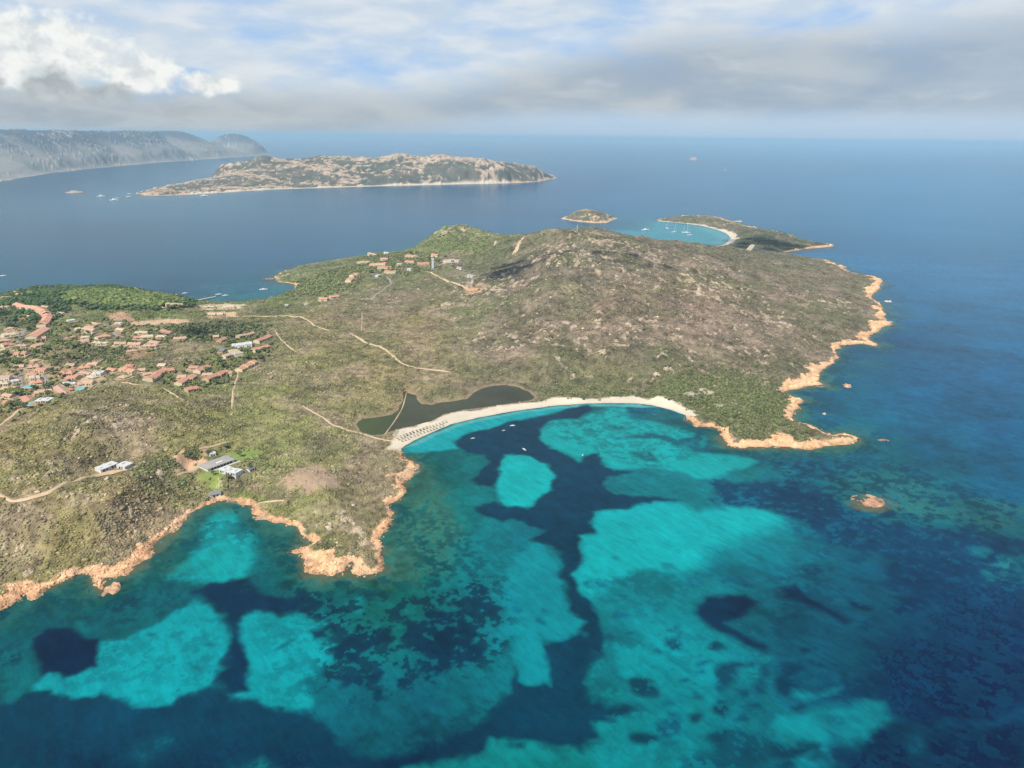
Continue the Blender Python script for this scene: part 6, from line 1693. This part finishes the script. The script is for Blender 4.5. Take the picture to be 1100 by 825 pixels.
# ------------------------------------------------------------------ beach umbrellas
M_CAN = mat_plain('dark_canvas', (140, 132, 108), .9, .1, 1.0, .1)
M_POLE = mat_plain('umbrella_pole', (200, 190, 170), .7, .1, 1.0, .2)
ub = empty('beach_umbrella', (0, 0, 0))
tag(ub, 'dark beach umbrella in the rows set out on the white sand', 'umbrella', 'beach umbrellas on the white sand')
cm = MB()
n = 10
cm.add([(0, 0, 2.75)] + [(1.25 * cos(2 * pi * k / n), 1.25 * sin(2 * pi * k / n), 2.15) for k in range(n)], [(0, 1 + k, 1 + (k + 1) % n) for k in range(n)] + [tuple(range(1, n + 1))[::-1]])
cm.build('canopy', M_CAN, ub)
MB().tube((0, 0, -.3), (0, 0, 2.5), .04, n=6).build('pole', M_POLE, ub)
first = True
for row in ([(428, 473), (440, 467.6), (455, 462), (470, 457.4), (481, 454)], [(431, 475), (445, 469.2), (460, 463.8), (478, 457.2)], [(430, 470.6), (445, 464.6), (462, 459.4)]):
    pw = LP(row)
    sl_ = np.concatenate([[0], np.cumsum(np.hypot(*np.diff(pw, axis=0).T))])
    for s in np.arange(0, sl_[-1], 4.6):
        x, y = np.interp(s, sl_, pw[:, 0]) + random.uniform(-.5, .5), np.interp(s, sl_, pw[:, 1]) + random.uniform(-.6, .6)
        if CLSG[np.clip(int(round((math.log(y) - YL0) / (YL1 - YL0) * (NY - 1))), 0, NY - 1), np.clip(int(round((x / y - U[0]) / (U[1] - U[0]))), 0, NU - 1)] != 2: continue
        p = (x, y, float(hz(x, y)))
        if first: ub.location = p; first = False
        else: copy_tree(ub, p, random.uniform(0, 1))

# ================================================================== VEGETATION AND BOULDERS
def ico(sub=1):
    import bmesh
    bm = bmesh.new(); bmesh.ops.create_icosphere(bm, subdivisions=sub, radius=1.0)
    v = np.array([x.co[:] for x in bm.verts]); f = np.array([[q.index for q in p.verts] for p in bm.faces])
    bm.free(); return v, f


ICO1, ICF1 = ico(1)
ICO2, ICF2 = ico(2)


def blobs(name, pos, rad, flat, cols, mat, seed, base=(ICO1, ICF1), jit=.28, smooth=True):
    """one mesh of many lumpy clumps"""
    bv, bf = base
    r_ = np.random.default_rng(seed)
    N, K = len(pos), len(bv)
    an = r_.uniform(0, 2 * pi, N)
    ca, sa = np.cos(an)[:, None], np.sin(an)[:, None]
    s = 1 + r_.uniform(-jit, jit, (N, K))
    st = r_.uniform(.75, 1.3, (N, 1))
    X = (bv[None, :, 0] * ca - bv[None, :, 1] * sa) * s * rad[:, None] * st + pos[:, 0:1]
    Y = (bv[None, :, 0] * sa + bv[None, :, 1] * ca) * s * rad[:, None] / st + pos[:, 1:2]
    Z = bv[None, :, 2] * s * (rad * flat)[:, None] + pos[:, 2:3]
    V = np.stack([X, Y, Z], -1).reshape(-1, 3)
    F = (bf[None] + (np.arange(N) * K)[:, None, None]).reshape(-1, 3)
    # leaf tone varies over each clump (new growth, dead twigs)
    C = (cols[:, None, :] * (1 + r_.uniform(-.22, .22, (N, K, 1)))).reshape(-1, 3)
    o = np_mesh(name, V, None, F, mat, np.clip(C, .008, .8), smooth=smooth)
    return tag(o, kind='stuff')


# keep plants off the tracks and building plots
free = 1 - BAREG
fl = free[landm].copy()
for pts, wd in track_w:
    x0, y0 = pts.min(0) - 12; x1, y1 = pts.max(0) + 12
    q = np.nonzero((Xs > x0) & (Xs < x1) & (Ys > y0) & (Ys < y1))[0]
    if len(q): fl[q] *= (line_d(pts, Xs[q], Ys[q]) > wd)
for x, y, r in sites:
    q = np.nonzero((np.abs(Xs - x) < r) & (np.abs(Ys - y) < r))[0]
    fl[q] *= ((Xs[q] - x) ** 2 + (Ys[q] - y) ** 2 > r * r)
fl[sdl < 4] = 0
Zs = HG[landm]
Cland = COLG[landm]

# ---- heath scrub
pr = fl * (0.35 + sst(n_b + n_c * .5, -.25, .25)) * np.clip(1.3 - outc * 1.2, 0, 1)
NS = 230000
pick = rng.choice(len(Xs), NS, p=pr / pr.sum())
px_ = Xs[pick] + rng.normal(0, 1, NS) * Ys[pick] * .0012; py_ = Ys[pick] + rng.normal(0, 1, NS) * Ys[pick] * .002
dist = np.hypot(px_, py_)
rad = np.exp(rng.normal(0, .40, NS)) * (0.36 + dist / 1000 * .52)
rad = np.clip(rad, .4, 3.0)
cc = Cland[pick]
green = rng.uniform(0, 1, NS)[:, None]
dk = rng.choice([.94, 1.06, 1.18, 1.34], NS, p=[.2, .3, .32, .18])[:, None]
cc = cc * dk * (1 - green * np.array([.07, .0, .12]))
pz = hz(px_, py_) + rad * .12
blobs('scrub', np.stack([px_, py_, pz], 1), rad, np.full(NS, .48), cc, M_SCRUB, 21)

# ---- denser juniper and lentisk thickets
def scatter(polys, n, seed, r0, r1, cols, name, flat=.8, lift=.35, base=(ICO1, ICF1), need=None, jit=.3, extra=None):
    r_ = np.random.default_rng(seed)
    w = np.zeros(len(Xs))
    for pts, s in polys:
        pw = LP(pts)
        x0, y0 = pw.min(0) - 30; x1, y1 = pw.max(0) + 30
        q = np.nonzero((Xs > x0) & (Xs < x1) & (Ys > y0) & (Ys < y1))[0]
        sd_ = poly_sd(pw, Xs[q] + n_b[q] * 30, Ys[q] + n_c[q] * 30)
        w[q] = np.maximum(w[q], sst(sd_, -6, 6) * s)
    area = Ys ** 2.2           # even spread over the ground, not over the picture
    w = w * fl * (need if need is not None else 1) * area
    pk = r_.choice(len(Xs), n, p=w / w.sum())
    x = Xs[pk] + r_.normal(0, 1, n); y = Ys[pk] + r_.normal(0, 1, n) * 2
    rad = r_.uniform(r0, r1, n) * np.exp(r_.normal(0, .15, n))
    c = s2l(cols[0])[None] * np.ones((n, 1))
    t = r_.uniform(0, 1, (n, 1)); c = c * (1 - t) + s2l(cols[1]) * t
    c = c / KLAND * r_.choice([.7, .9, 1.1, 1.3], n)[:, None]
    return blobs(name, np.stack([x, y, hz(x, y) + rad * lift + (extra or 0)], 1), rad, np.full(n, flat), c, M_SCRUB, seed + 1, base, jit)


scatter([([(690, 428), (720, 405), (790, 400), (850, 416), (850, 455), (875, 470), (800, 474), (770, 455), (740, 440)], 1.0), ([(560, 428), (600, 415), (690, 418), (700, 430), (640, 432)], .5), ([(690, 395), (840, 385), (850, 410), (700, 420)], .25)],
        3600, 31, .8, 2.1, [(96, 106, 66), (124, 128, 84)], 'juniper_thicket', .7)
scatter([([(75, 318), (95, 308), (150, 310), (195, 320), (212, 327), (190, 334), (150, 334), (110, 333), (80, 328)], 1.0), ([(0, 318), (40, 308), (95, 308), (75, 330), (60, 345), (20, 345), (0, 340)], .8)],
        4200, 41, 1.8, 3.4, [(66, 90, 58), (96, 112, 68)], 'pine_wood', .7, .2, (ICO1, ICF1), None, .3, 3.0)
scatter([([(62, 316), (100, 312), (150, 313), (190, 320), (206, 326), (184, 331), (150, 331), (110, 330), (72, 324)], 1.0)],
        2600, 45, 2.0, 3.6, [(112, 126, 70), (134, 142, 82)], 'bright_wood', .66, .2, (ICO1, ICF1), None, .3, 3.4)
scatter([([(300, 318), (320, 306), (360, 290), (400, 276), (445, 270), (470, 280), (460, 292), (430, 296), (390, 292), (380, 310), (340, 318)], 1.0), ([(455, 262), (480, 250), (520, 256), (530, 268), (480, 272)], .5)],
        2600, 51, 1.3, 3.0, [(106, 114, 74), (132, 134, 88)], 'headland_thicket', .72, .3, (ICO1, ICF1), None, .3, .6)
scatter([([(0, 345), (60, 345), (110, 340), (180, 350), (180, 375), (120, 395), (110, 410), (50, 440), (0, 450)], .9), ([(160, 415), (150, 400), (215, 388), (240, 372), (290, 355), (292, 380), (250, 410), (205, 425)], .8), ([(170, 350), (240, 346), (290, 350), (270, 362), (230, 368), (180, 366)], 2.2)],
        1500, 61, 1.0, 2.6, [(98, 108, 70), (126, 130, 86)], 'garden_thicket', .75, .35, (ICO1, ICF1), None, .3, .8)
scatter([([(185, 480), (290, 480), (300, 500), (280, 520), (290, 540), (200, 545), (150, 510), (140, 500)], 1.0)], 320, 71, .8, 1.7, [(112, 122, 76), (136, 140, 92)], 'villa_shrubs', .8, .35)

# ---- boulders on the bare shore and the outcrops
wr = (rockw * .55 * (sdl > -1.0) + outc * 1.0 * (sdl > 5) + sst(oc, .15, .9) * .07 * (sdl > 20) * (1 - rockw)) * (Ys ** .3)
nb_ = 17000
pk = rng.choice(len(Xs), nb_, p=wr / wr.sum())
bx_, by_ = Xs[pk] + rng.normal(0, .8, nb_), Ys[pk] + rng.normal(0, 1.2, nb_)
br_ = np.clip(np.exp(rng.normal(-.75, .5, nb_)) * (.75 + Ys[pk] / 2200), .3, 4.0)
bc_ = np.where((rockw[pk] + outc[pk] > .4)[:, None], Cland[pk], s2l((206, 184, 156)) / KLAND) * rng.uniform(.8, 1.3, (nb_, 1))
blobs('boulders', np.stack([bx_, by_, np.maximum(hz(bx_, by_), -.3) + br_ * .15], 1), br_, np.full(nb_, .7), bc_, M_ROCK, 81, jit=.25, smooth=False)

# ---- single trees
M_BARK = mat_plain('pine_bark', (96, 74, 58), .95, .2, 1.5, .1)
def leaf_mat(rgb):
    return mat_plain('pine_needles', rgb, .9, .28, .9, .15)
def pine(name, rgb, R, Ht, seed, wide=1.0):
    r_ = random.Random(seed)
    root = empty(name, (0, 0, 0))
    t = MB().tube((0, 0, -.8), (.15, .05, Ht * .45), .32, .22, 8)
    for k in range(5):
        a = k * 1.26 + r_.uniform(-.3, .3)
        t.tube((.15, .05, Ht * .42), (cos(a) * R * .55, sin(a) * R * .55, Ht * .72), .17, .07, 6)
    t.build('trunk', M_BARK, root)
    vs, fs = [], []
    for k in range(22):
        a = r_.uniform(0, 2 * pi); q = math.sqrt(r_.uniform(0, 1)) * R * .78
        cxx, cyy = cos(a) * q, sin(a) * q
        czz = Ht * .72 + (1 - (q / R) ** 2) * Ht * .22 * wide + r_.uniform(-.4, .4)
        rr = R * r_.uniform(.22, .40)
        b0 = len(vs)
        for p in ICO1:
            j = r_.uniform(.7, 1.3)
            vs.append((cxx + p[0] * rr * j, cyy + p[1] * rr * j, czz + p[2] * rr * .7 * j))
        fs += [tuple(b0 + i for i in f) for f in ICF1]
        for _ in range(10):        # loose sprays that break the outline
            a2, b2 = r_.uniform(0, 2 * pi), r_.uniform(-.4, 1.2)
            d = mathutils.Vector((cos(a2) * cos(b2), sin(a2) * cos(b2), sin(b2) * .75)) * rr * r_.uniform(1.0, 1.35) + mathutils.Vector((cxx, cyy, czz))
            s_ = rr * .28
            u_ = mathutils.Vector((r_.uniform(-1, 1), r_.uniform(-1, 1), r_.uniform(-1, 1))) * s_
            w_ = mathutils.Vector((r_.uniform(-1, 1), r_.uniform(-1, 1), r_.uniform(-1, 1))) * s_
            b0 = len(vs); vs += [tuple(d - u_), tuple(d + w_), tuple(d + u_), tuple(d - w_)]; fs.append((b0, b0 + 1, b0 + 2, b0 + 3))
    MB().add(vs, fs).build('crown', leaf_mat(rgb), root, True)
    return root


protos = [pine('pine_tree', (104, 120, 76), 3.9, 7.5, 1), pine('pine_tree', (92, 106, 70), 3.2, 6.5, 2), pine('pine_tree', (126, 138, 74), 4.6, 7, 3, .8)]
used_p = [False] * 3
def place_tree(kind, x, y, sc, label, group):
    p = (x, y, float(hz(x, y)))
    if not used_p[kind]:
        o = protos[kind]; o.location = p; o.scale = (sc,) * 3; used_p[kind] = True
        tag(o, label, 'tree', group)
        return o
    return copy_tree(protos[kind], p, random.uniform(0, 6.28), sc, label, group)


NAMED = [(6, 383, 2, 1.2, 'bright green round tree uppermost at the left edge, above the village cluster'), (11, 425, 2, 1.2, 'bright green round tree left of the pair above the single orange-roofed house'), (20, 426, 2, 1.15, 'bright green round tree right of the pair above the single orange-roofed house'),
         (53, 420, 1, 1.4, 'big dark round tree between the tan house and the village lane'), (55, 402, 1, 1.2, 'dark round tree beside the big orange-roofed villa'), (83, 372.5, 2, 1.1, 'yellow-green tree beside the wide pink-roofed villa'),
         (202, 493, 1, 1.0, 'dark tree taller of the clump on the sandy forecourt'), (207, 495, 0, .8, 'dark tree right of the clump on the sandy forecourt'), (199, 492, 0, .7, 'small tree left of the clump on the sandy forecourt'),
         (224, 490, 1, .9, 'dark tree beside the small white shed'), (258, 491, 0, .75, 'dark rounded tree on the upper villa lawn'), (243, 483, 0, .7, 'small tree behind the roof of the grey villa'), (255, 488, 1, .5, 'small bush-like tree on the upper villa lawn'),
         (229, 511, 0, .6, 'small tree on the lower villa lawn'), (246, 516, 0, .7, 'small tree below the white pavilion'), (269, 505, 1, .7, 'grey-green tree beside the small pale shed'), (433.2, 422.5, 1, .85, 'dark tree at the top of the lagoon causeway'), (461, 280, 1, 1.0, 'dark tree left of the pale tower'), (472, 283, 1, 1.3, 'broad dark tree right of the pale tower')]
for px, py, k, sc, lab in NAMED:
    x, y, _ = on_land(px, py)
    place_tree(k, x, y, sc, lab, None)
GP = [('round pine among the village houses on the left', 'pines among the village houses', [(0, 345), (60, 350), (120, 350), (170, 365), (120, 400), (112, 412), (70, 425), (40, 440), (0, 450)], 110),
      ('round pine among the red terraced rows', 'pines among the red terraces', [(155, 410), (160, 395), (215, 385), (250, 365), (290, 358), (290, 385), (255, 410), (205, 424)], 44),
      ('dark pine in the grove beside the white complex', 'pines in the dark grove', [(180, 358), (215, 350), (280, 352), (250, 364), (200, 368)], 40),
      ('pine between the resort houses on the far headland', 'pines among the resort houses', [(372, 298), (395, 275), (445, 272), (495, 280), (490, 292), (455, 290), (425, 296), (390, 302)], 34)]
for lab, grp, poly, n in GP:
    pw = LP(poly); k = 0; tries = 0
    while k < n and tries < 4000:
        tries += 1
        x, y = random.uniform(pw[:, 0].min(), pw[:, 0].max()), random.uniform(pw[:, 1].min(), pw[:, 1].max())
        if poly_sd(pw, np.array([x]), np.array([y]))[0] < 0: continue
        if any((x - a) ** 2 + (y - b) ** 2 < (r + 2.0) ** 2 for a, b, r in sites): continue
        kind = 1 if 'dark' in lab else random.choice([0, 1, 1, 2])
        place_tree(kind, x, y, random.uniform(.6, 1.1), lab, grp); k += 1

# ================================================================== BROKEN CLOUD ABOVE THE VIEW, PLACED TO SHADE THE LAND
def build_clouds():
    m = bpy.data.materials.new('cloud_vapour'); m.use_nodes = True
    t = NT(m.node_tree)
    df = t.n('ShaderNodeBsdfDiffuse'); df.inputs[0].default_value = (.9, .9, .9, 1)
    tr = t.n('ShaderNodeBsdfTransparent')
    ms = t.n('ShaderNodeMixShader'); ms.inputs[0].default_value = .14
    t.lk(tr.outputs[0], ms.inputs[1]); t.lk(df.outputs[0], ms.inputs[2])
    t.lk(ms.outputs[0], t.n('ShaderNodeOutputMaterial').inputs[0])
    r_ = np.random.default_rng(99)
    P, R = [], []
    for px, py, sx_, sy_, n in [(238, 353, 75, 60, 26), (556, 288, 105, 110, 40), (640, 268, 90, 60, 18), (815, 262, 150, 150, 34), (700, 284, 120, 70, 20)]:
        x, y, z0 = on_land(px, py)
        k = (900 - z0) / _sd.z
        cx, cy = x + _sd.x * k, y + _sd.y * k
        for _ in range(n):
            q = np.sqrt(r_.uniform(0, 1)); a = r_.uniform(0, 2 * pi)
            rr = r_.uniform(.16, .34) * min(sx_, sy_) * (1.25 - q * .6)
            P.append((cx + cos(a) * q * sx_, cy + sin(a) * q * sy_, 900 + rr * .3 + r_.uniform(-6, 10))); R.append(rr)
    blobs('shadow_clouds', np.array(P), np.array(R), np.full(len(R), .55), np.full((len(R), 3), .8), m, 98, (ICO2, ICF2), .15)


build_clouds()

# ================================================================== AIR
def build_haze():
    m = bpy.data.materials.new('haze_air'); m.use_nodes = True
    t = NT(m.node_tree)
    pv = t.n('ShaderNodeVolumePrincipled')
    pv.inputs['Color'].default_value = (0.47, 0.67, 0.79, 1)
    pv.inputs['Density'].default_value = HAZE_DENSITY
    pv.inputs['Anisotropy'].default_value = 0.0
    t.lk(pv.outputs[0], t.n('ShaderNodeOutputMaterial').inputs['Volume'])
    mb = MB().box(-100000, 100000, -6000, 96000, -9.5, 345)
    o = mb.build('haze', m)
    tag(o, kind='stuff')


build_haze()
